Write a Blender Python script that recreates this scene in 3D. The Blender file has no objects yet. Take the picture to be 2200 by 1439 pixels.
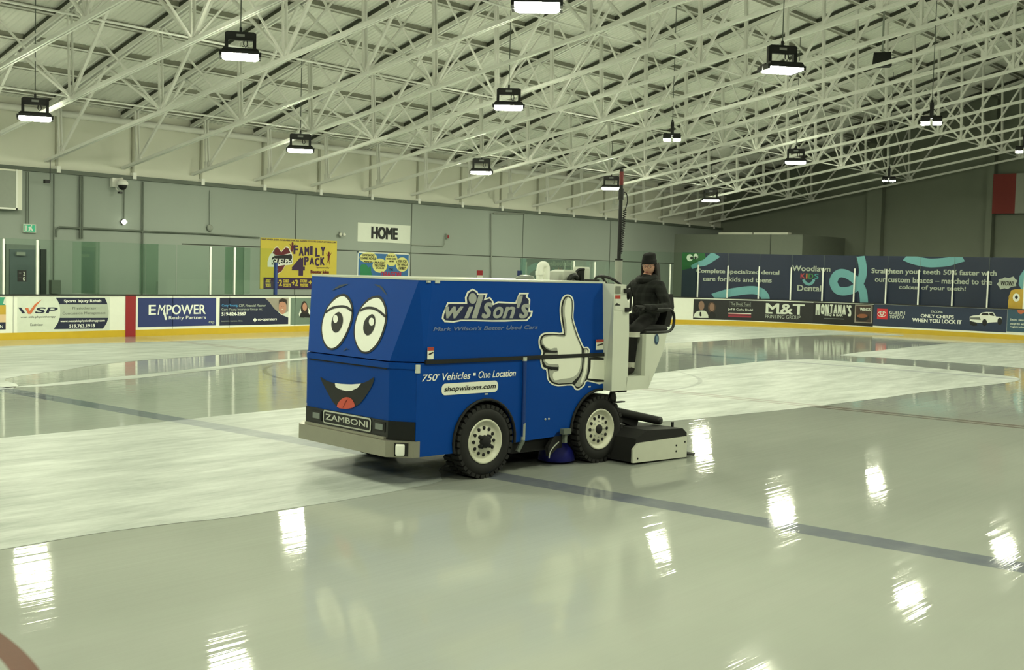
import bpy, bmesh, math, random
from mathutils import Vector, Matrix
random.seed(7)
SC = bpy.context.scene
COL = SC.collection
PI = math.pi

# ---------------------------------------------------------------- camera
CAM_H = 2.2
YAW, PITCH, ROLL = 0.6972, -0.0549, 0.0263
fw = Vector((math.cos(YAW)*math.cos(PITCH), math.sin(YAW)*math.cos(PITCH), math.sin(PITCH)))
rt = fw.cross(Vector((0, 0, 1))).normalized()
up = rt.cross(fw)
r2 = math.cos(ROLL)*rt + math.sin(ROLL)*up
u2 = -math.sin(ROLL)*rt + math.cos(ROLL)*up
cam_data = bpy.data.cameras.new('camera')
cam = bpy.data.objects.new('camera', cam_data)
COL.objects.link(cam)
cam_data.sensor_width = 36.0
cam_data.lens = 41.31
cam_data.clip_end = 300
M3 = Matrix((r2, u2, -fw)).transposed()
cam.matrix_world = Matrix.Translation((0, 0, CAM_H)) @ M3.to_4x4()
SC.camera = cam

# ---------------------------------------------------------------- world, exposure
world = bpy.data.worlds.new('world')
SC.world = world
world.use_nodes = True
world.node_tree.nodes['Background'].inputs[0].default_value = (0.01, 0.011, 0.009, 1)
world.node_tree.nodes['Background'].inputs[1].default_value = 1.0
SC.view_settings.view_transform = 'Standard'
SC.view_settings.look = 'None'
SC.view_settings.gamma = 1.0
SC.view_settings.use_curve_mapping = False
SC.view_settings.exposure = 0.38
SC.cycles.caustics_reflective = False
SC.cycles.caustics_refractive = False
SC.cycles.max_bounces = 5
SC.cycles.diffuse_bounces = 3
SC.cycles.glossy_bounces = 3
SC.cycles.use_adaptive_sampling = True
SC.cycles.adaptive_threshold = 0.06
SC.cycles.transparent_max_bounces = 12
LAMP_COLOR = (0.96, 1.0, 0.73)
LAMP_POWER = 182.0

# ---------------------------------------------------------------- helpers
def lin(r, g, b):
    def f(c):
        c /= 255.0
        return c/12.92 if c <= 0.04045 else ((c+0.055)/1.055)**2.4
    return (f(r), f(g), f(b), 1.0)

MATS = {}
def mat(name, col, rough=0.5, metal=0.0, var=0.06, scale=9.0, emit=None, spec=0.5, coat=0.0):
    if name in MATS: return MATS[name]
    m = bpy.data.materials.new(name); m.use_nodes = True
    nt = m.node_tree; b = nt.nodes['Principled BSDF']
    c = lin(*col)
    tc = nt.nodes.new('ShaderNodeTexCoord')
    nz = nt.nodes.new('ShaderNodeTexNoise'); nz.inputs['Scale'].default_value = scale; nz.inputs['Detail'].default_value = 4
    mx = nt.nodes.new('ShaderNodeMix'); mx.data_type = 'RGBA'
    mx.inputs[6].default_value = tuple(v*(1-var) for v in c[:3])+(1,)
    mx.inputs[7].default_value = tuple(min(1, v*(1+var)) for v in c[:3])+(1,)
    nt.links.new(tc.outputs['Object'], nz.inputs['Vector'])
    nt.links.new(nz.outputs['Fac'], mx.inputs[0])
    nt.links.new(mx.outputs[2], b.inputs['Base Color'])
    b.inputs['Roughness'].default_value = rough
    b.inputs['Metallic'].default_value = metal
    b.inputs['Specular IOR Level'].default_value = spec
    b.inputs['Coat Weight'].default_value = coat
    if emit:
        b.inputs['Emission Color'].default_value = (*emit[0], 1)
        b.inputs['Emission Strength'].default_value = emit[1]
    MATS[name] = m
    return m

class MB:
    """collects faces of several materials and links them as ONE mesh object"""
    def __init__(s): s.v = []; s.f = []; s.m = []; s.mats = []; s.sm = []
    def mi(s, m):
        if m not in s.mats: s.mats.append(m)
        return s.mats.index(m)
    def face(s, pts, m, smooth=False):
        i = len(s.v); s.v += [tuple(p) for p in pts]
        s.f.append(list(range(i, i+len(pts)))); s.m.append(s.mi(m)); s.sm.append(smooth)
    def mesh(s, verts, faces, m, smooth=False):
        i = len(s.v); s.v += [tuple(p) for p in verts]; k = s.mi(m)
        for f in faces:
            s.f.append([i+j for j in f]); s.m.append(k); s.sm.append(smooth)
    def box(s, x0, x1, y0, y1, z0, z1, m):
        v = [(x, y, z) for z in (z0, z1) for y in (y0, y1) for x in (x0, x1)]
        s.mesh(v, [(0, 2, 3, 1), (4, 5, 7, 6), (0, 1, 5, 4), (2, 6, 7, 3), (0, 4, 6, 2), (1, 3, 7, 5)], m)
    def loft(s, loops, m, cap=True, smooth=False):
        n = len(loops[0]); v = [p for l in loops for p in l]; f = []
        for k in range(len(loops)-1):
            for j in range(n):
                a = k*n+j; b = k*n+(j+1) % n
                f.append((a, b, b+n, a+n))
        s.mesh(v, f, m, smooth)
        if cap:
            s.face(list(reversed(loops[0])), m); s.face(loops[-1], m)
    def prism(s, poly, axis, lo, hi, m):
        """poly: 2D points; axis: the extruded axis, the others in order"""
        def P(p, h):
            q = list(p); q.insert('xyz'.index(axis), h); return tuple(q)
        s.loft([[P(p, lo) for p in poly], [P(p, hi) for p in poly]], m)
    def tube(s, path, r, m, n=8, smooth=True, closed=False):
        P = [Vector(p) for p in path]; loops = []
        N = len(P)
        ref = None
        for i in range(N):
            if closed: t = (P[(i+1) % N]-P[i-1]).normalized()
            else: t = (P[min(i+1, N-1)]-P[max(i-1, 0)]).normalized()
            if ref is None:
                ref = Vector((0, 0, 1)) if abs(t.z) < 0.9 else Vector((1, 0, 0))
            a = t.cross(ref).normalized(); b = a.cross(t).normalized(); ref = b
            rr = r[i] if isinstance(r, (list, tuple)) else r
            loops.append([P[i]+a*rr*math.cos(2*PI*k/n)+b*rr*math.sin(2*PI*k/n) for k in range(n)])
        if closed: loops.append(loops[0])
        s.loft(loops, m, cap=not closed, smooth=smooth)
    def beam(s, a, b, w, h, m, side=None):
        """box beam from a to b"""
        a = Vector(a); b = Vector(b); t = (b-a).normalized()
        sd = Vector(side) if side else (Vector((0, 0, 1)) if abs(t.z) < 0.95 else Vector((1, 0, 0)))
        x = t.cross(sd).normalized(); y = x.cross(t).normalized()
        q = [(-1, -1), (1, -1), (1, 1), (-1, 1)]
        s.loft([[p+x*w/2*i+y*h/2*j for i, j in q] for p in (a, b)], m)
    def lathe(s, prof, center, axis, m, n=32, smooth=True):
        """prof: (radius, along axis)"""
        c = Vector(center); A = Vector(axis).normalized()
        ref = Vector((0, 0, 1)) if abs(A.z) < 0.9 else Vector((1, 0, 0))
        u = A.cross(ref).normalized(); w = u.cross(A)
        loops = []
        for k in range(n):
            t = 2*PI*k/n
            loops.append([c+A*h+(u*math.cos(t)+w*math.sin(t))*r for r, h in prof])
        v = [p for l in loops for p in l]; L = len(prof); f = []
        for k in range(n):
            for j in range(L-1):
                a = k*L+j; b = ((k+1) % n)*L+j
                f.append((a, a+1, b+1, b))
        s.mesh(v, f, m, smooth)
    def disc(s, center, axis, r, m, n=20):
        c = Vector(center); A = Vector(axis).normalized()
        ref = Vector((0, 0, 1)) if abs(A.z) < 0.9 else Vector((1, 0, 0))
        u = A.cross(ref).normalized(); w = u.cross(A)
        s.face([c+(u*math.cos(2*PI*k/n)+w*math.sin(2*PI*k/n))*r for k in range(n)], m)
    def build(s, name, parent=None):
        me = bpy.data.meshes.new(name)
        me.from_pydata(s.v, [], s.f)
        for m in s.mats: me.materials.append(m)
        for p, k, sm in zip(me.polygons, s.m, s.sm):
            p.material_index = k; p.use_smooth = sm
        me.validate(); me.update()
        o = bpy.data.objects.new(name, me); COL.objects.link(o)
        if parent: o.parent = parent
        return o

def tag(o, label=None, cat=None, group=None, kind=None):
    if label: o['label'] = label
    if cat: o['category'] = cat
    if group: o['group'] = group
    if kind: o['kind'] = kind
    return o
def empty(name, loc=(0, 0, 0), rz=0.0):
    o = bpy.data.objects.new(name, None); COL.objects.link(o)
    o.location = loc; o.rotation_euler = (0, 0, rz); o.empty_display_size = 0.2
    return o
def copy_tree(o, parent=None):
    c = o.copy(); COL.objects.link(c)
    if parent: c.parent = parent
    for ch in list(o.children): copy_tree(ch, c)
    return c
def struct(o, label=None, cat=None):
    o['kind'] = 'structure'
    if label: o['label'] = label
    if cat: o['category'] = cat
    return o

# ---- flat artwork: polygons and lettering laid on a surface
def smooth_closed(P, n=4):
    out = []; L = len(P)
    for i in range(L):
        p0, p1, p2, p3 = P[i-1], P[i], P[(i+1) % L], P[(i+2) % L]
        for k in range(n):
            t = k/n
            out.append(tuple(0.5*((2*b)+(-a+c)*t+(2*a-5*b+4*c-d)*t*t+(-a+3*b-3*c+d)*t**3) for a, b, c, d in zip(p0, p1, p2, p3)))
    return out
def smooth_open(P, n=5):
    Q = [P[0]]+list(P)+[P[-1]]; out = []
    for i in range(1, len(Q)-2):
        p0, p1, p2, p3 = Q[i-1], Q[i], Q[i+1], Q[i+2]
        for k in range(n):
            t = k/n
            out.append(tuple(0.5*((2*b)+(-a+c)*t+(2*a-5*b+4*c-d)*t*t+(-a+3*b-3*c+d)*t**3) for a, b, c, d in zip(p0, p1, p2, p3)))
    out.append(P[-1])
    return out
TXT = {}
def text_shape(s, bold=0.0, shear=0.0):
    key = (s, bold, shear)
    if key in TXT: return TXT[key]
    cu = bpy.data.curves.new('lettering', 'FONT'); cu.body = s; cu.offset = bold; cu.shear = shear; cu.resolution_u = 3
    cu.space_character = 1.0+bold*1.5
    o = bpy.data.objects.new('lettering', cu); COL.objects.link(o)
    dg = bpy.context.evaluated_depsgraph_get()
    me = bpy.data.meshes.new_from_object(o.evaluated_get(dg))
    V = [(v.co.x, v.co.y) for v in me.vertices]; F = [list(p.vertices) for p in me.polygons]
    bpy.data.objects.remove(o); bpy.data.curves.remove(cu); bpy.data.meshes.remove(me)
    xs = [v[0] for v in V]; ys = [v[1] for v in V]
    x0, x1, y0, y1 = min(xs), max(xs), min(ys), max(ys)
    V = [((x-x0)/(x1-x0), (y-y0)/(y1-y0)) for x, y in V]
    TXT[key] = (V, F)
    return TXT[key]
class Art:
    """flat printed artwork on a surface pt(u, v, height)"""
    def __init__(s, pt, gap=0.003, step=None): s.pt = pt; s.step = step; s.vclip = None; s.mb = MB(); s.gap = gap; s.lines = []
    def P(s, p, layer): return s.pt(p[0], p[1], layer*s.gap)
    def poly(s, pts, m, layer=1, smooth=0):
        if smooth: pts = smooth_closed(pts, smooth)
        a = sum(pts[i-1][0]*pts[i][1]-pts[i][0]*pts[i-1][1] for i in range(len(pts)))
        if a < 0: pts = list(reversed(pts))
        u0, u1 = min(p[0] for p in pts), max(p[0] for p in pts)
        if not s.step or u1-u0 <= s.step:
            s.mb.face([s.P(p, layer) for p in pts], m); return
        n = int((u1-u0)/s.step)+1        # strips that follow a curved board
        for k in range(n):
            Q = pts
            for lim, sg in ((u0+(u1-u0)*k/n, 1), (u0+(u1-u0)*(k+1)/n, -1)):
                R = []
                for i in range(len(Q)):
                    A, B = Q[i-1], Q[i]; da, db = (A[0]-lim)*sg, (B[0]-lim)*sg
                    if (da < 0) != (db < 0): t = da/(da-db); R.append((A[0]+(B[0]-A[0])*t, A[1]+(B[1]-A[1])*t))
                    if db >= 0: R.append(B)
                Q = R
                if not Q: break
            if len(Q) > 2: s.mb.face([s.P(p, layer) for p in Q], m)
    def rect(s, b, m, layer=1, n=1):
        x0, z0, x1, z1 = b
        for k in range(n):
            a = x0+(x1-x0)*k/n; c = x0+(x1-x0)*(k+1)/n
            s.mb.face([s.P(q, layer) for q in ((a, z0), (c, z0), (c, z1), (a, z1))], m)
    def round_rect(s, b, r, m, layer=1):
        x0, z0, x1, z1 = b; P = []
        for cx, cz, t0 in ((x1-r, z1-r, 0), (x0+r, z1-r, 90), (x0+r, z0+r, 180), (x1-r, z0+r, 270)):
            for k in range(7):
                t = math.radians(t0+15*k); P.append((cx+r*math.cos(t), cz+r*math.sin(t)))
        s.poly(P, m, layer)
    def text(s, t, b, m, layer=2, bold=0.0, shear=0.0):
        V, F = text_shape(t, 0.0, shear)
        x0, z0, x1, z1 = b; d = bold*1.15*(z1-z0); q = MB()
        if (x1-x0) < 6*d: d = (x1-x0)/6
        x0, x1, z0, z1 = x0+d, x1-d, z0+d*.6, z1-d*.6
        for i, (du, dv) in enumerate([(0, 0)] if d == 0 else [(0, 0), (-d, -.6*d), (d, -.6*d), (-d, .6*d), (d, .6*d)]):   # heavier weights: the outline thickened all round
            q.mesh([s.P((x0+(x1-x0)*u+du, z0+(z1-z0)*v+dv), layer+.12*i) for u, v in V], F, m)
        s.lines.append(q)   # each line of lettering is a piece of its own
    def stroke(s, path, w, m, layer=2, smooth=0):
        if smooth: path = smooth_open(path, smooth)
        n = len(path); L = []; Rr = []
        for i in range(n):
            a = path[max(i-1, 0)]; b = path[min(i+1, n-1)]
            dx, dz = b[0]-a[0], b[1]-a[1]; l = math.hypot(dx, dz) or 1
            ww = (w[0]+(w[1]-w[0])*i/(n-1)) if isinstance(w, tuple) else w
            nx, nz = -dz/l*ww/2, dx/l*ww/2
            L.append((path[i][0]+nx, path[i][1]+nz)); Rr.append((path[i][0]-nx, path[i][1]-nz))
        if s.vclip: L, Rr = [[(u, min(max(v, s.vclip[0]), s.vclip[1])) for u, v in Q] for Q in (L, Rr)]
        for i in range(n-1):
            s.mb.face([s.P(q, layer) for q in (Rr[i], Rr[i+1], L[i+1], L[i])], m)
    def build(s, name, parent=None):
        o = s.mb.build(name, parent) if s.mb.f else None
        for q in s.lines: q.build(name if 'lettering' in name else 'lettering', parent)
        return o

# ---------------------------------------------------------------- plan of the place (metres)
BOARD_Y = 30.27          # ice side of the long far boards
END_X = 48.1             # ice side of the end boards
CORNER_R = 8.5
CX, CY = END_X-CORNER_R, BOARD_Y-CORNER_R
WALL_Y = 33.15           # long far wall
RIDGE_Y = 6.85
NEAR_Y = 2*RIDGE_Y-WALL_Y
NEARB_Y = 1.2
WALL_X = 57.4            # end wall
BACK_X = -14.0
TRUSS_X0, TRUSS_DX = 17.88, 2.545
def chord_z(y): return 5.07+0.177*(WALL_Y-y) if y >= RIDGE_Y else chord_z(2*RIDGE_Y-y)
def roof_z(y): return 6.62+0.297*(WALL_Y-y) if y >= RIDGE_Y else roof_z(2*RIDGE_Y-y)
def end_pt(u, v, h):     # artwork on the end boards and round the corner; u grows to the viewer's right
    s = -u
    if s <= CY: return (END_X-h, s, v)
    t = (s-CY)/CORNER_R
    return (CX+(CORNER_R-h)*math.cos(t), CY+(CORNER_R-h)*math.sin(t), v)
def board_pt(u, v, h): return (u, BOARD_Y-h, v)
def wall_pt(u, v, h): return (u, WALL_Y-h, v)

# measured outlines in metres on the surface they lie on
DATA = {
'eyeL': [(-1.287,1.873),(-1.213,1.867),(-1.126,1.82),(-1.063,1.753),(-1.039,1.668),(-1.052,1.56),(-1.099,1.451),(-1.17,1.365),(-1.256,1.322),(-1.345,1.329),(-1.447,1.389),(-1.521,1.494),(-1.541,1.594),(-1.518,1.696),(-1.471,1.774),(-1.378,1.844)],
'eyeR': [(-0.663,1.878),(-0.592,1.864),(-0.512,1.803),(-0.459,1.718),(-0.444,1.632),(-0.464,1.512),(-0.512,1.415),(-0.596,1.346),(-0.669,1.323),(-0.754,1.335),(-0.852,1.401),(-0.92,1.502),(-0.937,1.615),(-0.911,1.722),(-0.853,1.798),(-0.763,1.854)],
'eyeLo': [(-1.296,1.899),(-1.208,1.894),(-1.108,1.842),(-1.041,1.758),(-1.011,1.665),(-1.024,1.554),(-1.075,1.44),(-1.144,1.352),(-1.242,1.305),(-1.352,1.307),(-1.464,1.375),(-1.543,1.488),(-1.566,1.597),(-1.544,1.703),(-1.497,1.781),(-1.407,1.864)],
'eyeRo': [(-0.671,1.903),(-0.587,1.893),(-0.495,1.82),(-0.434,1.723),(-0.416,1.626),(-0.438,1.504),(-0.489,1.404),(-0.572,1.333),(-0.663,1.305),(-0.765,1.317),(-0.871,1.392),(-0.942,1.497),(-0.961,1.618),(-0.935,1.728),(-0.879,1.809),(-0.79,1.875)],
'lidL': [(-1.52,1.686),(-1.415,1.741),(-1.264,1.765),(-1.148,1.76),(-1.046,1.725)],
'lidR': [(-0.903,1.732),(-0.815,1.764),(-0.709,1.771),(-0.595,1.752),(-0.447,1.694)],
'pupL': [(-1.279,1.705),(-1.205,1.676),(-1.166,1.612),(-1.175,1.546),(-1.215,1.498),(-1.276,1.486),(-1.339,1.52),(-1.373,1.585),(-1.359,1.661)],
'pupR': [(-0.688,1.708),(-0.627,1.687),(-0.596,1.624),(-0.603,1.552),(-0.647,1.502),(-0.704,1.489),(-0.766,1.527),(-0.791,1.59),(-0.772,1.656)],
'hlL': [(-1.261,1.631),(-1.259,1.612),(-1.267,1.597),(-1.282,1.587),(-1.302,1.586),(-1.324,1.594),(-1.341,1.608),(-1.352,1.626),(-1.354,1.645),(-1.347,1.66),(-1.331,1.67),(-1.311,1.67),(-1.29,1.663),(-1.272,1.649)],
'hlR': [(-0.614,1.633),(-0.612,1.615),(-0.62,1.6),(-0.635,1.591),(-0.655,1.59),(-0.676,1.597),(-0.693,1.611),(-0.704,1.629),(-0.705,1.647),(-0.697,1.662),(-0.682,1.67),(-0.662,1.671),(-0.641,1.664),(-0.624,1.651)],
'browL': [(-1.485,1.932),(-1.396,1.98),(-1.316,2.001),(-1.215,2.008),(-1.295,1.983),(-1.375,1.96)],
'browR': [(-0.75,2.014),(-0.68,2.013),(-0.598,1.988),(-0.5,1.915),(-0.571,1.945),(-0.637,1.983)],
'nose': [(-1.064,1.296),(-1.046,1.328),(-1.022,1.34),(-0.968,1.321),(-1.011,1.324),(-1.029,1.318)],
'mouth': [(-1.474,0.995),(-1.353,0.966),(-1.183,0.952),(-0.968,0.956),(-0.758,0.984),(-0.602,1.026),(-0.495,1.077),(-0.523,0.996),(-0.598,0.905),(-0.72,0.79),(-0.831,0.736),(-0.976,0.702),(-1.108,0.703),(-1.21,0.741),(-1.35,0.864)],
'teeth': [(-1.186,0.954),(-1.05,0.957),(-0.887,0.967),(-0.719,0.99),(-0.773,0.941),(-0.884,0.899),(-0.982,0.888),(-1.098,0.897),(-1.173,0.914)],
'tongue': [(-1.142,0.704),(-1.094,0.772),(-1.012,0.816),(-0.931,0.826),(-0.865,0.809),(-0.815,0.747),(-0.895,0.715),(-1.025,0.697)],
'badge': (-1.384,0.506,-0.522,0.65),
'badgetext': (-1.332,0.55,-0.568,0.614),
'hl1': (-1.575,0.544,-1.444,0.605),
'hl2': (-0.439,0.553,-0.317,0.613),
'grille': (-1.725,0.472,-0.249,0.653),
'lipline': (-1.663,1.14,-0.284,1.151),
'hand': [(1.216,1.95),(1.276,1.934),(1.315,1.888),(1.324,1.795),(1.321,1.686),(1.356,1.598),(1.408,1.498),(1.459,1.42),(1.506,1.355),(1.558,1.353),(1.605,1.319),(1.619,1.244),(1.85,1.231),(1.864,0.923),(1.583,0.955),(1.537,0.907),(1.451,0.864),(1.378,0.873),(1.321,0.92),(1.103,0.923),(0.987,0.956),(0.928,1.018),(0.909,1.11),(0.848,1.131),(0.815,1.215),(0.816,1.274),(0.832,1.313),(0.789,1.376),(0.779,1.445),(0.8,1.493),(0.858,1.524),(1.002,1.527),(1.14,1.522),(1.135,1.579),(1.102,1.709),(1.095,1.806),(1.117,1.893),(1.162,1.936)],
'hblack': [(1.216,1.934),(1.261,1.92),(1.294,1.88),(1.302,1.795),(1.299,1.684),(1.337,1.592),(1.389,1.49),(1.44,1.409),(1.491,1.34),(1.55,1.338),(1.584,1.312),(1.596,1.228),(1.851,1.214),(1.863,0.939),(1.571,0.973),(1.515,0.92),(1.442,0.881),(1.389,0.89),(1.336,0.937),(1.105,0.939),(0.997,0.97),(0.947,1.024),(0.93,1.124),(0.866,1.146),(0.836,1.214),(0.837,1.268),(0.856,1.318),(0.81,1.381),(0.8,1.443),(0.818,1.482),(0.867,1.508),(1.003,1.511),(1.169,1.504),(1.156,1.579),(1.123,1.709),(1.116,1.806),(1.138,1.884),(1.173,1.923)],
'hfill': [(1.217,1.923),(1.252,1.909),(1.278,1.873),(1.286,1.795),(1.283,1.68),(1.322,1.587),(1.373,1.483),(1.424,1.404),(1.466,1.331),(1.468,1.287),(1.48,1.22),(1.475,1.11),(1.428,1.023),(1.32,0.951),(1.105,0.952),(1.009,0.98),(0.964,1.03),(0.948,1.119),(1.08,1.103),(1.087,1.114),(0.888,1.154),(0.857,1.214),(0.858,1.262),(0.882,1.304),(1.057,1.299),(1.06,1.31),(0.873,1.336),(0.826,1.386),(0.818,1.439),(0.835,1.474),(0.875,1.495),(1.003,1.497),(1.188,1.489),(1.175,1.578),(1.142,1.709),(1.135,1.806),(1.156,1.88),(1.183,1.909)],
'hlight': [(1.225,1.915),(1.255,1.898),(1.272,1.86),(1.274,1.681),(1.309,1.576),(1.365,1.466),(1.415,1.393),(1.45,1.332),(1.454,1.221),(1.44,1.111),(1.38,1.036),(1.286,1.007),(1.161,1.002),(1.039,0.991),(1.006,1.041),(1.023,1.084),(1.096,1.097),(1.09,1.168),(0.97,1.172),(0.901,1.196),(0.885,1.234),(1.063,1.234),(1.062,1.353),(0.964,1.345),(0.879,1.374),(0.837,1.423),(0.853,1.471),(1.004,1.486),(1.173,1.47),(1.205,1.523),(1.198,1.621),(1.171,1.709),(1.167,1.806),(1.187,1.882)],
'wrist': [(1.503,1.319),(1.551,1.322),(1.57,1.301),(1.58,1.217),(1.577,1.106),(1.554,1.007),(1.503,0.937),(1.441,0.899),(1.398,0.905),(1.376,0.932),(1.445,1.0),(1.492,1.087),(1.503,1.22)],
'wristl': [(1.528,1.308),(1.553,1.309),(1.564,1.218),(1.556,1.107),(1.524,1.008),(1.476,0.938),(1.455,0.956),(1.503,1.064),(1.52,1.186)],
'arm': [(1.621,1.202),(1.852,1.192),(1.862,0.96),(1.582,0.989),(1.621,1.104)],
'fing1': [(0.826,1.391),(0.888,1.341),(0.965,1.318),(1.069,1.312)],
'fing2': [(0.852,1.198),(0.896,1.153),(0.972,1.138),(1.087,1.13)],
'fing3': [(0.965,1.113),(1.018,1.127),(1.088,1.108)],
'logo': [(-0.535,1.859),(-0.294,1.859),(-0.302,1.909),(-0.271,1.969),(-0.199,2.002),(-0.131,1.975),(-0.117,1.95),(0.012,1.951),(-0.013,1.9),(0.048,1.916),(0.097,1.87),(0.105,1.844),(0.16,1.87),(0.414,1.86),(0.467,1.962),(0.615,1.963),(0.592,1.923),(0.637,1.892),(0.634,1.77),(0.681,1.767),(0.666,1.712),(0.595,1.655),(0.421,1.657),(0.272,1.653),(0.084,1.655),(-0.134,1.662),(-0.347,1.665),(-0.451,1.651),(-0.568,1.657),(-0.604,1.692),(-0.596,1.741)],
'logoi': [(-0.522,1.844),(-0.267,1.843),(-0.278,1.907),(-0.251,1.958),(-0.198,1.985),(-0.147,1.96),(-0.132,1.934),(-0.019,1.935),(-0.044,1.878),(0.037,1.898),(0.074,1.868),(0.086,1.827),(0.163,1.851),(0.429,1.843),(0.485,1.945),(0.578,1.946),(0.564,1.918),(0.612,1.885),(0.611,1.753),(0.65,1.75),(0.639,1.718),(0.582,1.673),(0.421,1.674),(0.083,1.673),(-0.135,1.68),(-0.348,1.682),(-0.452,1.669),(-0.558,1.676),(-0.582,1.697),(-0.576,1.736)],
'logodot': [(-0.146,1.9),(-0.151,1.875),(-0.166,1.855),(-0.188,1.844),(-0.213,1.844),(-0.236,1.855),(-0.252,1.875),(-0.258,1.899),(-0.253,1.924),(-0.239,1.944),(-0.217,1.955),(-0.192,1.955),(-0.169,1.945),(-0.152,1.925)],
'lg_w': (-0.568,1.695,-0.324,1.815),
'lg_i': (-0.308,1.694,-0.191,1.814),
'lg_l': (-0.204,1.693,-0.05,1.94),
'lg_s': (-0.07,1.691,0.08,1.859),
'lg_o': (0.092,1.69,0.234,1.813),
'lg_n': (0.227,1.689,0.411,1.813),
'lg_q': (0.428,1.797,0.517,1.933),
'lg_s2': (0.467,1.687,0.627,1.844),
'logotext': (-0.562,1.691,0.615,1.941),
'tag': (-0.712,1.568,0.762,1.612),
'veh': (-0.844,1.063,0.449,1.133),
'pill': (-0.585,0.909,0.194,1.029),
'pilltext': (-0.553,0.932,0.16,0.999),
'stk1': (-0.793,1.287,-0.711,1.408),
'stk2': (1.69,1.315,1.815,1.434),
'stripe': (-0.809,1.234,1.849,1.279),
'tube': [(0.568,1.266),(0.573,0.996),(0.57,0.743)],
'hub1': [(0.016,0.391)],
'hub2': [(1.804,0.387)],
'tubes2': [(0.565,0.946),(0.575,0.523),(0.57,0.344)],
'misc': [(-0.911,0.667),(-0.901,0.3),(-0.814,1.257),(-0.73,2.089),(1.807,2.087),(1.88,0.834),(0.561,0.347),(0.844,0.355),(1.137,0.368),(1.299,0.435)],
'arch1': [(-0.408,0.454),(-0.362,0.59),(-0.245,0.737),(-0.103,0.814),(0.032,0.832),(0.171,0.807),(0.304,0.703),(0.42,0.502),(0.459,0.353)],
'arch2': [(1.305,0.372),(1.332,0.503),(1.414,0.666),(1.524,0.775),(1.677,0.838),(1.836,0.838)],
'tower': [(1.82,2.075),(2.031,2.07),(2.049,1.915),(2.092,1.861),(2.108,1.536),(2.113,1.005),(2.478,1.004),(2.486,0.844),(2.09,0.836),(1.831,0.842),(1.82,1.219),(1.821,1.621)],
'tower_l': [(1.792,2.084),(1.868,0.84)],
'rearbox': [(2.416,1.49),(2.799,1.483),(2.744,1.288),(2.605,1.04),(2.484,0.892),(2.478,1.004),(2.425,1.006),(2.423,1.338)],
'seal': [(2.606,1.426),(2.559,1.427),(2.654,1.426),(2.604,1.475),(2.609,1.378)],
'towerstk': [(1.845,1.968),(1.955,1.969),(1.961,1.848),(1.85,1.848)],
'wheel_st': [(1.762,2.097),(1.967,2.187),(2.196,2.089)],
'wsp_bg': (15.546,0.191,18.274,1.145),
'wsp_w': [(15.565,0.863),(15.645,0.862),(15.766,0.711),(15.685,0.702)],
'wsp_chk': [(15.755,0.85),(15.846,0.849),(15.883,0.764),(16.028,0.951),(16.232,1.081),(16.069,0.902),(15.927,0.689),(15.846,0.687)],
'wsp_sp': (16.039,0.704,16.691,0.861),
'wsp_t1': (15.626,0.566,16.629,0.633),
'wsp_t2': (15.908,0.36,16.266,0.434),
'wsp_top': [(16.626,1.125),(18.113,1.118),(18.165,1.022),(18.197,0.94),(16.737,0.947),(16.702,1.026)],
'wsp_mid': [(16.737,0.947),(18.197,0.94),(18.235,0.766),(18.23,0.551),(16.751,0.571),(16.767,0.72),(16.758,0.838)],
'wsp_bot': [(16.751,0.571),(18.23,0.551),(18.175,0.398),(18.063,0.246),(16.578,0.264),(16.693,0.424)],
'wsp_t3': (16.869,0.974,18.001,1.074),
'wsp_t4': (17.126,0.778,17.847,0.869),
'wsp_t5': (16.829,0.638,18.139,0.732),
'wsp_t6': (16.767,0.431,18.118,0.511),
'wsp_t7': (17.033,0.29,17.806,0.387),
'redstripe': (18.767,-0.001,19.101,1.186),
'ad0': (14.31,0.287,15.23,1.14),
'ad0c': [(15.073,0.937),(15.19,1.003),(15.244,1.14)],
'ad0dark': (14.31,0.287,15.221,0.476),
'ad0yel': (14.31,0.684,15.229,0.929),
'ad0n': (15.064,0.328,15.148,0.404),
'emp_bg': (19.176,0.264,21.896,1.118),
'emp_t1': (19.529,0.622,21.514,0.912),
'emp_t2': (20.215,0.443,21.524,0.573),
'emp_t3': (21.628,0.309,21.833,0.401),
'emp_sl': [(20.009,0.749),(20.072,0.76),(20.152,0.463),(20.082,0.464)],
'cory_bg': (22.027,0.255,24.726,1.116),
'cory_ph': [(23.745,1.115),(24.721,1.114),(24.722,0.469),(24.433,0.564),(24.125,0.778),(23.934,0.989)],
'cory_t1': (22.101,0.823,22.715,0.922),
'cory_t2': (22.75,0.817,23.806,0.918),
'cory_t3': (22.095,0.694,23.678,0.794),
'cory_t4': (22.098,0.557,23.031,0.668),
'cory_t5': (22.09,0.371,22.901,0.418),
'cory_t6': (23.492,0.361,24.253,0.457),
'cory_d': [(23.298,0.414),(23.377,0.481),(23.463,0.412),(23.38,0.339)],
'cory_face': [(24.627,0.805),(24.614,0.706),(24.573,0.627),(24.512,0.584),(24.444,0.584),(24.382,0.629),(24.338,0.708),(24.321,0.807),(24.334,0.905),(24.375,0.984),(24.435,1.027),(24.503,1.027),(24.566,0.983),(24.61,0.904)],
'cory_hair': [(24.312,0.897),(24.328,1.048),(24.46,1.099),(24.633,1.063),(24.656,0.865),(24.597,0.957),(24.462,0.993),(24.348,0.973)],
'cory_shirt': [(24.278,0.671),(24.393,0.64),(24.585,0.617),(24.718,0.667),(24.722,0.469),(24.433,0.564)],
'green_bg': (24.815,0.232,27.166,1.113),
'gr_hair': [(25.279,0.923),(25.356,1.009),(25.456,0.969),(25.518,0.829),(25.563,0.612),(25.285,0.615),(25.242,0.769)],
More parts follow.
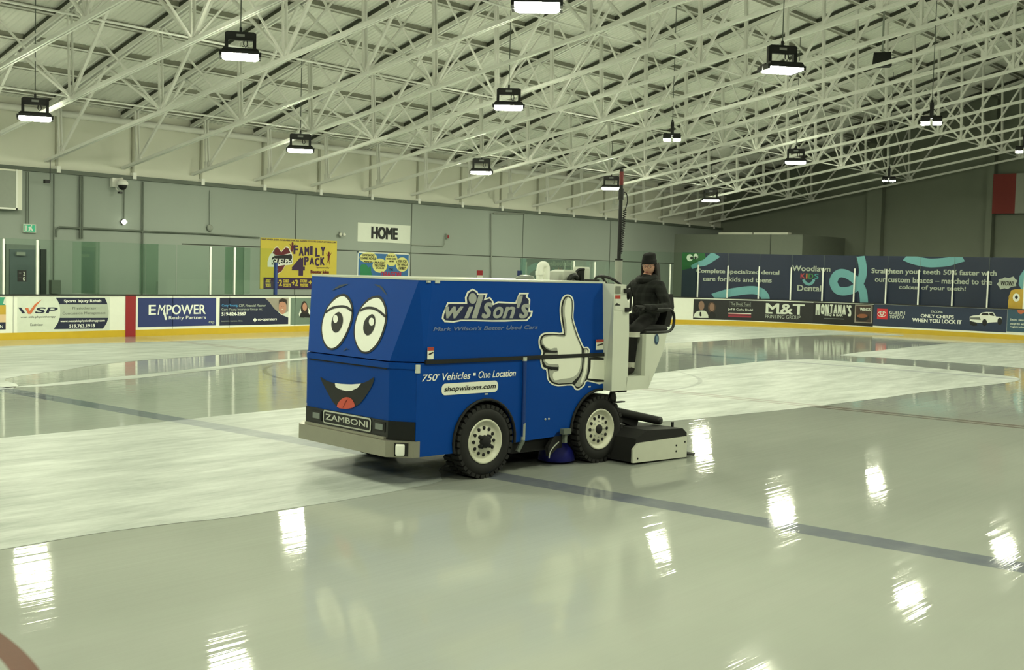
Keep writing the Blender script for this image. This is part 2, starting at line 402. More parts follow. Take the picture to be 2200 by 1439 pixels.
'gr_face': [(25.495,0.814),(25.486,0.758),(25.461,0.713),(25.423,0.688),(25.381,0.688),(25.342,0.714),(25.315,0.759),(25.304,0.815),(25.313,0.871),(25.338,0.916),(25.376,0.941),(25.418,0.941),(25.457,0.916),(25.484,0.87)],
'gr_shirt': [(25.189,0.493),(25.205,0.678),(25.301,0.8),(25.539,0.798),(25.663,0.611),(25.646,0.456)],
'gr_body': [(25.189,0.493),(25.246,0.616),(25.363,0.661),(25.522,0.644),(25.645,0.518),(25.646,0.456),(25.209,0.468)],
'gr_t': (25.203,0.366,25.668,0.422),
'dodd_bg': (-28.319,0.313,-25.15,1.139),
'dodd_t1': (-26.658,0.901,-25.79,1.03),
'dodd_box': (-26.721,0.847,-25.764,1.064),
'dodd_t2': (-26.768,0.643,-25.669,0.761),
'dodd_s1': (-26.743,0.483,-25.737,0.559),
'dodd_s2': (-26.739,0.369,-25.732,0.445),
'dodd_p1': [(-28.294,0.341),(-28.242,0.494),(-28.073,0.605),(-27.786,0.612),(-27.667,0.471),(-27.623,0.3),(-28.293,0.303)],
'dodd_h1': [(-27.825,0.847),(-27.835,0.756),(-27.868,0.683),(-27.919,0.641),(-27.977,0.639),(-28.03,0.678),(-28.069,0.75),(-28.085,0.841),(-28.075,0.932),(-28.042,1.006),(-27.991,1.047),(-27.933,1.049),(-27.88,1.01),(-27.841,0.938)],
'dodd_p2': [(-27.624,0.319),(-27.592,0.511),(-27.481,0.59),(-27.327,0.518),(-27.301,0.309)],
'dodd_h2': [(-27.375,0.791),(-27.382,0.711),(-27.41,0.647),(-27.451,0.611),(-27.498,0.609),(-27.542,0.643),(-27.574,0.706),(-27.587,0.785),(-27.579,0.865),(-27.552,0.929),(-27.511,0.965),(-27.463,0.967),(-27.42,0.933),(-27.388,0.87)],
'dodd_hr2': [(-27.318,0.785),(-27.331,0.682),(-27.375,0.599),(-27.442,0.551),(-27.518,0.549),(-27.588,0.593),(-27.638,0.674),(-27.659,0.776),(-27.645,0.878),(-27.601,0.962),(-27.534,1.009),(-27.458,1.011),(-27.388,0.967),(-27.338,0.887)],
'dodd_tie': [(-28.021,0.557),(-27.956,0.558),(-27.931,0.388),(-27.987,0.348),(-28.028,0.404)],
'mt_bg': (-25.15,0.34,-23.006,1.158),
'mt_t1': (-25.103,0.578,-23.393,1.043),
'mt_t2': (-25.112,0.375,-23.559,0.536),
'mon_bg': (-23.012,0.354,-20.308,1.166),
'mon_t1': (-22.91,0.574,-21.268,1.089),
'mon_t2': (-22.488,0.564,-21.663,0.681),
'mon_t3': (-22.52,0.436,-21.598,0.509),
'wing_bg': (-21.129,0.354,-20.345,1.123),
'wing_t': (-20.902,0.863,-20.428,1.007),
'wing_bowl': [(-20.487,0.6),(-20.513,0.528),(-20.592,0.468),(-20.708,0.431),(-20.839,0.424),(-20.959,0.45),(-21.044,0.503),(-21.076,0.573),(-21.05,0.645),(-20.97,0.705),(-20.853,0.742),(-20.722,0.748),(-20.603,0.721),(-20.52,0.669)],
'wing_food': [(-20.55,0.662),(-20.572,0.622),(-20.635,0.587),(-20.728,0.566),(-20.832,0.561),(-20.927,0.574),(-20.993,0.602),(-21.018,0.641),(-20.997,0.681),(-20.933,0.715),(-20.84,0.737),(-20.735,0.742),(-20.641,0.728),(-20.575,0.7)],
'toy_bg': (-20.3,0.36,-14.817,1.183),
'toy_red': (-20.132,0.548,-19.671,0.995),
'toy_e1': [(-19.745,0.777),(-19.749,0.747),(-19.766,0.718),(-19.793,0.694),(-19.828,0.674),(-19.871,0.66),(-19.916,0.654),(-19.962,0.656),(-20.006,0.666),(-20.043,0.682),(-20.072,0.705),(-20.091,0.732),(-20.099,0.761),(-20.094,0.791),(-20.078,0.819),(-20.05,0.844),(-20.014,0.864),(-19.972,0.877),(-19.926,0.883),(-19.88,0.881),(-19.837,0.872),(-19.8,0.855),(-19.771,0.833),(-19.752,0.806)],
'toy_e2': [(-19.827,0.816),(-19.831,0.796),(-19.844,0.777),(-19.865,0.762),(-19.891,0.752),(-19.92,0.747),(-19.95,0.749),(-19.977,0.757),(-19.999,0.77),(-20.014,0.788),(-20.019,0.808),(-20.015,0.828),(-20.003,0.846),(-19.982,0.861),(-19.956,0.872),(-19.926,0.876),(-19.896,0.874),(-19.869,0.866),(-19.847,0.853),(-19.833,0.835)],
'toy_e3': [(-19.866,0.778),(-19.868,0.745),(-19.874,0.715),(-19.885,0.691),(-19.9,0.675),(-19.917,0.669),(-19.934,0.673),(-19.95,0.688),(-19.964,0.711),(-19.973,0.74),(-19.977,0.774),(-19.976,0.807),(-19.969,0.837),(-19.958,0.861),(-19.943,0.877),(-19.926,0.883),(-19.909,0.879),(-19.893,0.864),(-19.88,0.841),(-19.87,0.811)],
'toy_t1': (-19.6,0.78,-18.929,0.918),
'toy_t2': (-19.592,0.606,-18.939,0.744),
'toy_t3': (-17.849,0.913,-17.356,1.003),
'toy_t4': (-18.264,0.705,-16.902,0.847),
'toy_t5': (-18.611,0.504,-16.576,0.665),
'trk_body': [(-16.267,0.827),(-16.135,0.874),(-15.903,0.905),(-15.808,1.001),(-15.611,1.04),(-15.349,1.037),(-15.243,0.874),(-15.031,0.867),(-15.0,0.7),(-15.085,0.646),(-15.167,0.659),(-15.493,0.626),(-15.59,0.588),(-15.789,0.595),(-15.989,0.602),(-16.257,0.623)],
'trk_win': [(-15.837,0.908),(-15.767,0.986),(-15.561,1.008),(-15.523,0.912)],
'trk_win2': [(-15.491,0.923),(-15.511,0.997),(-15.364,1.01),(-15.302,0.888)],
'trk_dark': [(-16.259,0.657),(-15.989,0.602),(-15.95,0.485),(-16.115,0.46),(-16.235,0.505)],
'trk_w0': [(-15.582,0.622),(-15.588,0.56),(-15.611,0.509),(-15.647,0.48),(-15.688,0.478),(-15.726,0.504),(-15.754,0.552),(-15.766,0.613),(-15.76,0.675),(-15.737,0.726),(-15.701,0.755),(-15.66,0.757),(-15.622,0.731),(-15.594,0.683)],
'trk_w1': [(-14.997,0.701),(-15.003,0.639),(-15.026,0.589),(-15.061,0.56),(-15.101,0.558),(-15.139,0.583),(-15.167,0.631),(-15.179,0.692),(-15.173,0.753),(-15.15,0.804),(-15.114,0.833),(-15.074,0.834),(-15.036,0.809),(-15.009,0.761)],
'trk_grl': [(-16.248,0.794),(-15.866,0.818),(-15.827,0.712),(-16.228,0.72)],
'swim_bg': (-14.81,0.401,-12.628,1.198),
'swim_c': [(-14.165,1.188),(-14.175,1.116),(-14.212,1.056),(-14.268,1.022),(-14.331,1.019),(-14.39,1.049),(-14.433,1.105),(-14.45,1.176),(-14.439,1.249),(-14.402,1.308),(-14.347,1.342),(-14.283,1.345),(-14.224,1.315),(-14.182,1.259)],
'swim_t0': (-14.703,0.729,-14.13,0.828),
'swim_t1': (-14.696,0.579,-14.123,0.679),
'swim_t2': (-14.689,0.446,-14.116,0.546),
'mural': (-28.847,0.96,-17.572,3.209),
'm_green': [(-28.884,3.205),(-27.851,3.196),(-27.804,2.938),(-28.023,2.742),(-28.286,2.69),(-28.507,2.501),(-28.856,2.408)],
'm_e1': [(-28.379,2.98),(-28.391,2.91),(-28.429,2.854),(-28.486,2.821),(-28.551,2.82),(-28.61,2.849),(-28.652,2.903),(-28.669,2.972),(-28.657,3.041),(-28.618,3.098),(-28.561,3.13),(-28.497,3.132),(-28.438,3.103),(-28.396,3.049)],
'm_e2': [(-28.158,3.043),(-28.166,2.987),(-28.193,2.941),(-28.233,2.915),(-28.278,2.914),(-28.32,2.937),(-28.35,2.982),(-28.362,3.037),(-28.354,3.093),(-28.327,3.139),(-28.287,3.165),(-28.242,3.166),(-28.2,3.143),(-28.17,3.099)],
'm_p1': [(-28.379,2.972),(-28.384,2.942),(-28.4,2.918),(-28.424,2.904),(-28.451,2.904),(-28.476,2.916),(-28.494,2.939),(-28.501,2.969),(-28.496,2.999),(-28.48,3.023),(-28.456,3.037),(-28.429,3.037),(-28.404,3.025),(-28.386,3.002)],
'm_p2': [(-28.213,2.984),(-28.217,2.955),(-28.231,2.93),(-28.251,2.917),(-28.275,2.916),(-28.297,2.929),(-28.312,2.952),(-28.319,2.981),(-28.314,3.011),(-28.3,3.035),(-28.28,3.049),(-28.256,3.05),(-28.234,3.037),(-28.219,3.014)],
'm_r1': [(-27.31,3.21),(-27.581,2.982),(-27.836,2.785),(-28.134,2.694),(-28.433,2.549)],
'm_r2': [(-27.443,1.166),(-26.894,1.403),(-26.272,1.535),(-25.725,1.601),(-25.356,1.525),(-25.174,1.341),(-25.142,1.153)],
'm_r3': [(-21.047,3.223),(-20.947,2.862),(-20.905,2.501),(-20.973,2.173),(-21.17,1.877),(-21.469,1.715),(-21.852,1.674),(-22.084,1.777),(-22.217,2.068),(-22.108,2.346),(-21.886,2.458),(-21.576,2.395),(-21.26,2.202),(-21.0,1.919),(-20.855,1.633),(-20.79,1.2)],
'm_r4': [(-19.115,3.246),(-18.712,3.068),(-18.174,2.968),(-17.823,2.963),(-17.306,3.02),(-16.968,3.125),(-16.668,3.259)],
'm_t1': (-28.229,2.259,-24.586,2.503),
'm_t2': (-27.905,1.956,-24.902,2.172),
'm_t3': (-24.045,2.498,-22.365,2.754),
'm_t4': (-23.666,2.18,-22.873,2.403),
'm_t5': (-23.785,1.629,-22.74,1.889),
'm_sm': [(-23.532,2.143),(-23.453,2.003),(-23.284,1.934),(-23.139,2.012),(-23.071,2.156)],
'm_t6': (-20.525,2.421,-15.339,2.696),
'm_t7': (-20.354,2.122,-15.504,2.353),
'm_t8': (-19.299,1.798,-16.522,2.025),
'm_wow': [(-15.326,2.166),(-15.242,2.252),(-15.263,2.353),(-15.102,2.39),(-15.023,2.442),(-14.876,2.412),(-14.686,2.484),(-14.633,2.385),(-14.534,2.321),(-14.593,2.203),(-14.572,2.104),(-14.763,2.065),(-14.888,1.977),(-15.018,2.007),(-15.178,1.952),(-15.216,2.051)],
'm_wt': (-15.164,2.11,-14.673,2.288),
'm_yel': [(-14.855,1.158),(-14.85,1.527),(-14.81,1.695),(-14.869,1.586),(-14.756,1.931),(-14.598,1.986),(-13.963,1.989),(-13.86,1.166)],
'm_ye': [(-14.416,1.659),(-14.426,1.586),(-14.46,1.527),(-14.513,1.493),(-14.572,1.491),(-14.628,1.521),(-14.668,1.578),(-14.685,1.65),(-14.675,1.722),(-14.64,1.782),(-14.588,1.816),(-14.528,1.817),(-14.473,1.787),(-14.433,1.731)],
'm_yp': [(-14.487,1.666),(-14.491,1.635),(-14.506,1.608),(-14.528,1.594),(-14.554,1.593),(-14.578,1.606),(-14.595,1.631),(-14.602,1.662),(-14.598,1.694),(-14.583,1.72),(-14.561,1.735),(-14.535,1.736),(-14.511,1.723),(-14.494,1.698)],
'm_blu': [(-14.14,3.042),(-14.463,2.506),(-14.486,2.173),(-14.374,1.976),(-14.089,1.985)],
'yb': (25.793,1.331,29.304,3.116),
'yb_p': (25.935,1.328,29.304,1.728),
'yb_t0': (25.82,3.022,29.252,3.086),
'yb_t1': (27.245,2.51,28.769,2.859),
'yb_t2': (27.182,1.809,27.785,2.459),
'yb_t3': (27.744,2.185,28.75,2.478),
'yb_t4': (28.333,2.075,28.95,2.149),
'yb_t5': (28.052,1.863,28.934,2.022),
'yb_t6': (26.429,1.432,26.762,1.654),
'yb_t7': (26.797,1.558,27.065,1.664),
'yb_t8': (26.8,1.4,27.152,1.515),
'yb_t9': (27.187,1.437,27.481,1.662),
'yb_t10': (27.572,1.565,27.89,1.672),
'yb_t11': (27.576,1.405,27.949,1.521),
'yb_t12': (27.966,1.443,28.288,1.671),
'yb_t13': (26.021,1.55,26.25,1.663),
'yb_t14': (26.024,1.395,26.253,1.508),
'yb_l1': [(26.267,2.583),(26.423,2.786),(26.547,2.818),(26.693,2.666),(26.888,2.829),(27.034,2.805),(27.222,2.495),(27.192,2.207),(26.901,2.172),(26.725,1.941),(26.441,1.823),(26.543,2.108),(26.1,2.1),(26.163,2.468)],
'yb_l2': [(26.303,2.584),(26.43,2.772),(26.548,2.79),(26.694,2.624),(26.889,2.801),(27.016,2.776),(27.111,2.607),(26.786,2.535),(26.464,2.518)],
'yb_l3': [(26.281,2.414),(26.393,2.496),(26.786,2.535),(27.148,2.574),(27.186,2.494),(27.183,2.264),(26.275,2.174)],
'yb_l4': [(26.471,2.121),(26.883,2.186),(26.725,1.955),(26.459,1.837),(26.562,2.023)],
'yb_lt': (26.29,2.212,27.171,2.403),
'yb_m1': [(27.023,2.954),(27.149,2.889),(27.251,2.892),(27.367,2.965),(27.252,2.841),(27.236,2.725),(27.183,2.638),(27.109,2.693),(27.142,2.837)],
'yb_m2': [(28.754,2.668),(28.861,2.591),(28.958,2.594),(29.072,2.716),(28.967,2.541),(28.943,2.392),(28.959,2.199),(28.904,2.391),(28.781,2.196),(28.865,2.39),(28.862,2.538)],
'home': (30.324,3.144,33.124,3.856),
'home_t': (31.014,3.268,32.432,3.74),
'drag': (30.335,1.461,33.112,2.759),
'dr_b0': [(31.338,2.556),(31.313,2.486),(31.235,2.423),(31.116,2.375),(30.969,2.347),(30.813,2.344),(30.666,2.364),(30.546,2.407),(30.468,2.465),(30.439,2.533),(30.464,2.603),(30.539,2.665),(30.657,2.713),(30.802,2.741),(30.958,2.746),(31.106,2.726),(31.228,2.684),(31.309,2.625)],
'dr_b1': [(31.893,2.258),(31.872,2.164),(31.806,2.08),(31.702,2.017),(31.575,1.983),(31.439,1.981),(31.311,2.011),(31.206,2.07),(31.137,2.15),(31.111,2.243),(31.132,2.336),(31.197,2.419),(31.298,2.482),(31.424,2.517),(31.56,2.52),(31.689,2.491),(31.796,2.432),(31.867,2.352)],
'dr_b2': [(32.443,2.505),(32.426,2.417),(32.371,2.338),(32.286,2.279),(32.18,2.246),(32.067,2.244),(31.96,2.272),(31.872,2.327),(31.814,2.403),(31.792,2.49),(31.809,2.577),(31.863,2.656),(31.947,2.715),(32.052,2.748),(32.165,2.751),(32.273,2.724),(32.362,2.669),(32.421,2.593)],
'dr_b3': [(33.052,2.323),(33.034,2.225),(32.976,2.137),(32.885,2.072),(32.773,2.036),(32.653,2.034),(32.54,2.066),(32.447,2.128),(32.385,2.212),(32.361,2.308),(32.379,2.406),(32.436,2.492),(32.525,2.557),(32.636,2.594),(32.756,2.597),(32.87,2.566),(32.965,2.505),(33.028,2.42)],
'dr_g': [(30.471,2.093),(30.528,2.261),(30.775,2.297),(30.904,2.162),(31.027,2.225),(31.054,2.011),(31.122,1.827),(30.869,1.885),(30.706,1.775),(30.5,1.773)],
'dr_t': (31.564,1.815,32.663,2.028),
'dr_t2': (32.001,2.059,32.21,2.153),
'dr_l0': (30.56,2.591,31.205,2.676),
'dr_l1': (30.481,2.462,31.293,2.554),
'dr_l2': (30.67,2.339,31.086,2.422),
'dr_l3': (31.213,2.312,31.787,2.405),
'dr_l4': (31.216,2.204,31.79,2.291),
'dr_l5': (31.282,2.117,31.729,2.188),
'dr_l6': (31.866,2.591,32.321,2.66),
'dr_l7': (31.847,2.491,32.368,2.56),
'dr_l8': (31.992,2.397,32.24,2.466),
'dr_l9': (32.489,2.392,32.945,2.496),
'dr_l10': (32.432,2.259,33.007,2.36),
'dr_l11': (32.51,2.116,32.909,2.227),
'exit': (17.158,2.932,17.548,3.184),
'box_tl': (15.721,3.565,16.976,4.716),
'door': (16.752,0.374,17.571,2.435),
'doorf': (16.69,0.374,17.609,2.562),
'door2': (17.716,0.364,17.894,2.455),
'dsign': (15.566,1.553,15.805,1.857),
'dclos': (16.92,2.257,17.186,2.356),
'c1': [(17.256,4.806),(17.262,3.188)],
'c2': [(17.322,4.811),(17.328,3.191)],
'c3': [(18.106,4.769),(18.123,1.476)],
'c4': [(18.955,4.775),(18.968,2.82)],
'c4b': [(19.023,4.781),(19.036,2.823)],
'c5': [(20.443,4.765),(20.455,3.442)],
'c6': [(21.101,4.848),(21.148,0.313)],
'diam': [(20.43,3.393),(20.34,3.388),(20.521,3.397)],
'dome': [(20.211,4.555),(19.979,4.602),(20.355,4.565)],
'cam2': [(17.912,4.494),(17.974,5.064)],
'hpipe': [(18.182,2.837),(18.181,3.053),(18.279,3.134),(19.779,3.138),(21.718,3.133)],
'hpipe2': [(21.041,3.116),(23.579,3.124),(25.735,3.138)],
'ring': [(23.65,3.351),(23.647,3.505)],
'hjoint': [(33.17,2.807),(37.923,2.794),(40.199,2.807),(47.539,2.84)],
'conds': [(37.911,4.888),(38.03,1.8),(38.035,4.895),(40.14,4.715),(40.223,2.761),(33.124,4.713),(33.213,1.788)],
'alarm': [(35.226,3.523),(35.081,3.151),(33.161,3.108)],
'firstaid': (37.152,1.748,37.51,2.16),
'bluesign': (39.832,1.729,40.124,2.195),
'emlight': [(29.451,3.36)],
'i_a': [(6.889,13.827),(7.967,14.011),(9.671,13.975),(11.831,14.05)],
'i_b': [(4.272,8.57),(4.557,8.55),(4.847,8.514),(5.475,8.382),(6.486,8.276),(7.998,8.254)],
'i_c': [(9.346,18.763),(9.594,19.131),(10.851,19.013),(13.877,19.836),(18.088,21.425)],
'i_d': [(10.439,20.957),(12.012,21.66),(14.418,22.852),(17.273,23.559),(20.094,23.807)],
'i_e': [(13.727,19.934),(17.477,20.699)],
'i_f': [(14.115,28.341),(17.311,27.664),(23.326,27.646)],
'i_r1': [(14.865,9.453),(16.926,9.197),(18.861,8.887),(21.227,8.594),(23.81,8.59),(26.452,8.439),(28.202,8.321)],
'i_r2': [(21.053,13.722),(22.288,14.441),(25.323,14.549),(29.525,14.61),(29.803,13.512),(29.892,11.69),(29.297,9.762),(28.789,8.42)],
'i_r3': [(31.756,20.229),(33.533,20.248),(38.773,20.22),(43.724,19.869),(46.137,19.149)],
'i_r4': [(31.766,14.563),(36.303,14.768),(41.156,14.922),(43.726,14.926),(45.279,13.304)],
'i_r5': [(31.766,14.563),(32.346,13.147),(32.212,11.196),(32.088,9.397)],
'circ': [(3.178,6.372),(3.173,6.126),(3.185,5.823)],
'rline2': [(19.063,9.047),(19.166,5.57),(18.716,5.437)],
'eposts': [(-29.426,1.902),(-28.139,1.934),(-26.805,1.928),(-25.433,1.924),(-24.027,1.944),(-22.623,1.923),(-21.19,1.923),(-19.79,1.944),(-18.398,1.926),(-17.001,1.93),(-15.618,1.934)],
'eposts_t': [(-29.452,2.65),(-28.165,2.664),(-26.832,2.657),(-25.46,2.65),(-24.055,2.683),(-22.655,2.673),(-21.222,2.661),(-19.823,2.668),(-18.432,2.656),(-17.034,2.647),(-15.653,2.675)],
'eb': [(-29.248,-0.056),(-28.069,-0.052),(-25.995,-0.022),(-23.949,-0.033),(-21.865,-0.053),(-17.806,0.01),(-14.141,0.03),(-29.291,1.176),(-26.041,1.219),(-21.918,1.176),(-14.197,1.204)],
}
# ---------------------------------------------------------------- materials
M_white = mat('white_steel_paint', (243, 243, 236), 0.45, var=0.04, scale=3)
M_deck = mat('white_roof_deck', (240, 241, 232), 0.55, var=0.05, scale=1.2)
M_purlin = mat('grey_purlin_paint', (150, 150, 136), 0.6, var=0.05); M_gapshade = mat('gap_shade_dark', (70, 72, 62), 0.7)
M_wallgrey = mat('grey_wall_paint', (158, 166, 158), 0.8, var=0.05, scale=0.6)
M_clad = mat('cream_cladding', (232, 232, 218), 0.75, var=0.04, scale=0.8)
M_stud = mat('wall_stud_paint', (186, 186, 170), 0.6); M_groove = mat('wall_groove', (78, 84, 76), 0.9)
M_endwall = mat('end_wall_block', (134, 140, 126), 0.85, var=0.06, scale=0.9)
M_endbox = mat('end_room_panel', (128, 134, 122), 0.8, var=0.05)
M_black = mat('black_plastic', (16, 17, 17), 0.45)
M_black_matte = mat('black_matte', (10, 10, 10), 0.8)
M_pipe = mat('grey_conduit', (150, 156, 146), 0.5)
M_pipedark = mat('dark_conduit', (98, 106, 96), 0.55)
M_boardwhite = mat('white_rink_board', (236, 238, 226), 0.3, var=0.03)
M_kick = mat('yellow_kickplate', (206, 172, 44), 0.35, var=0.07, scale=4)
M_cap = mat('black_board_cap', (30, 32, 30), 0.4)
M_red = mat('red_stripe_paint', (150, 34, 40), 0.4)
M_alu = mat('white_post_metal', (238, 240, 232), 0.35, metal=0.0)
M_concrete = mat('bench_concrete', (110, 112, 104), 0.9)
M_print_white = mat('print_white', (238, 240, 230), 0.5, var=0.02)
M_print_black = mat('print_black', (14, 15, 17), 0.5)

def glass_mat(name, tint, op):
    m = bpy.data.materials.new(name); m.use_nodes = True; nt = m.node_tree
    for n in list(nt.nodes):
        if n.type != 'OUTPUT_MATERIAL': nt.nodes.remove(n)
    out = [n for n in nt.nodes if n.type == 'OUTPUT_MATERIAL'][0]
    tr = nt.nodes.new('ShaderNodeBsdfTransparent'); tr.inputs[0].default_value = (*tint, 1)
    gl = nt.nodes.new('ShaderNodeBsdfGlossy'); gl.inputs['Roughness'].default_value = 0.02
    gl.inputs['Color'].default_value = (0.8, 0.9, 0.82, 1)
    fr = nt.nodes.new('ShaderNodeFresnel'); fr.inputs[0].default_value = 1.35
    ml = nt.nodes.new('ShaderNodeMath'); ml.operation = 'MULTIPLY'; ml.inputs[1].default_value = op
    mx = nt.nodes.new('ShaderNodeMixShader')
    nt.links.new(fr.outputs[0], ml.inputs[0]); nt.links.new(ml.outputs[0], mx.inputs[0])
    nt.links.new(tr.outputs[0], mx.inputs[1]); nt.links.new(gl.outputs[0], mx.inputs[2])
    nt.links.new(mx.outputs[0], out.inputs[0])
    return m
M_glass = glass_mat('shield_glass', (0.92, 0.97, 0.94), 0.6)
M_glass_dark = glass_mat('partition_glass', (0.89, 0.945, 0.91), 0.6)

# ---- ice
def N(nt, t, **kw):
    n = nt.nodes.new(t)
    for k, v in kw.items(): setattr(n, k, v)
    return n
def mth(nt, op, a, b=None, c=None, clamp=False):
    n = nt.nodes.new('ShaderNodeMath'); n.operation = op; n.use_clamp = clamp
    for i, x in enumerate((a, b, c)):
        if x is None: continue
        if isinstance(x, (int, float)): n.inputs[i].default_value = x
        else: nt.links.new(x, n.inputs[i])
    return n.outputs[0]
def band(nt, val, centre, half, soft=0.02):
    d = mth(nt, 'ABSOLUTE', mth(nt, 'SUBTRACT', val, centre))
    return mth(nt, 'SUBTRACT', 1.0, mth(nt, 'DIVIDE', mth(nt, 'SUBTRACT', d, half), soft, clamp=True), clamp=True)
def ring(nt, X, Y, cx, cy, r, half):
    dx = mth(nt, 'SUBTRACT', X, cx); dy = mth(nt, 'SUBTRACT', Y, cy)
    d = mth(nt, 'SQRT', mth(nt, 'ADD', mth(nt, 'MULTIPLY', dx, dx), mth(nt, 'MULTIPLY', dy, dy)))
    return band(nt, d, r, half)
def ice_mat(name, base, dry):
    m = bpy.data.materials.new(name); m.use_nodes = True; nt = m.node_tree
    b = nt.nodes['Principled BSDF']
    tc = N(nt, 'ShaderNodeTexCoord'); sp = N(nt, 'ShaderNodeSeparateXYZ')
    nt.links.new(tc.outputs['Object'], sp.inputs[0]); X, Y = sp.outputs[0], sp.outputs[1]
    def noise(scale, sx, sy, detail=4, rot=0.0, rough=0.55):
        mp = N(nt, 'ShaderNodeMapping'); mp.inputs['Scale'].default_value = (sx, sy, 1); mp.inputs['Rotation'].default_value = (0, 0, rot)
        nt.links.new(tc.outputs['Object'], mp.inputs[0])
        nz = N(nt, 'ShaderNodeTexNoise'); nz.inputs['Scale'].default_value = scale; nz.inputs['Detail'].default_value = detail
        nz.inputs['Roughness'].default_value = rough
        nt.links.new(mp.outputs[0], nz.inputs['Vector']); return nz.outputs['Fac']
    def mixc(f, a, c):
        n = N(nt, 'ShaderNodeMix', data_type='RGBA')
        if isinstance(f, float): n.inputs[0].default_value = f
        else: nt.links.new(f, n.inputs[0])
        for i, x in ((6, a), (7, c)):
            if isinstance(x, tuple): n.inputs[i].default_value = x
            else: nt.links.new(x, n.inputs[i])
        return n.outputs[2]
    big = noise(0.35, 0.6, 1.6)
    if dry:
        st = noise(1.1, 0.35, 2.2, 8, 0.35, 0.68); st2 = noise(2.0, 0.5, 2.0, 7, -0.5, 0.7)
        f = mth(nt, 'MULTIPLY_ADD', mth(nt, 'ADD', st, st2), 2.6, -2.1, clamp=True)
        c = mixc(f, lin(*base[0]), lin(*base[1]))
    else:
        f = mth(nt, 'MULTIPLY_ADD', big, 2.0, -0.5, clamp=True)
        c = mixc(f, lin(*base[0]), lin(*base[1]))
    k = 0.6 if dry else 0.85
    blue = mth(nt, 'ADD', band(nt, X, 9.50, 0.17), band(nt, X, 28.25, 0.16))
    redl = mth(nt, 'ADD', band(nt, X, 18.97, 0.07), band(nt, X, 18.72, 0.05))
    circ = ring(nt, X, Y, 18.9, 16.6, 4.6, 0.035)
    fo = ring(nt, X, Y, -1.3, 7.2, 4.57, 0.06)
    brk = mth(nt, 'MULTIPLY_ADD', noise(3.0, 1, 1, 5), 0.5, 0.6, clamp=True)
    c = mixc(mth(nt, 'MULTIPLY', mth(nt, 'MULTIPLY', blue, k), brk), c, lin(92, 97, 118))
    c = mixc(mth(nt, 'MULTIPLY', mth(nt, 'MULTIPLY', redl, k), 0.8), c, lin(104, 72, 66))
    c = mixc(mth(nt, 'MULTIPLY', circ, k*0.7), c, lin(92, 96, 98))
    c = mixc(mth(nt, 'MULTIPLY', fo, k), c, lin(110, 66, 58))
    nt.links.new(c, b.inputs['Base Color'])
    if dry:
        b.inputs['Roughness'].default_value = 0.42; b.inputs['Specular IOR Level'].default_value = 0.35
        bp = N(nt, 'ShaderNodeBump'); bp.inputs['Strength'].default_value = 0.25; bp.inputs['Distance'].default_value = 0.02
        nt.links.new(f, bp.inputs['Height']); nt.links.new(bp.outputs[0], b.inputs['Normal'])
    else:
        rr = mth(nt, 'MULTIPLY_ADD', noise(1.2, 0.22, 2.6, 6, -0.1), 0.10, 0.0, clamp=True)
        nt.links.new(rr, b.inputs['Roughness'])
        b.inputs['IOR'].default_value = 1.31; b.inputs['Specular IOR Level'].default_value = 0.33
        bp = N(nt, 'ShaderNodeBump'); bp.inputs['Strength'].default_value = 0.22; bp.inputs['Distance'].default_value = 0.01
        h = mth(nt, 'ADD', noise(1.8, 0.12, 5.0, 4, -0.10), mth(nt, 'MULTIPLY', noise(0.9, 0.5, 1.6, 2), 0.7))
        nt.links.new(h, bp.inputs['Height']); nt.links.new(bp.outputs[0], b.inputs['Normal'])
    return m
M_wet = ice_mat('wet_ice', ((154, 158, 151), (170, 174, 166)), False)
M_dry = ice_mat('scuffed_ice', ((148, 155, 149), (190, 195, 189)), True)

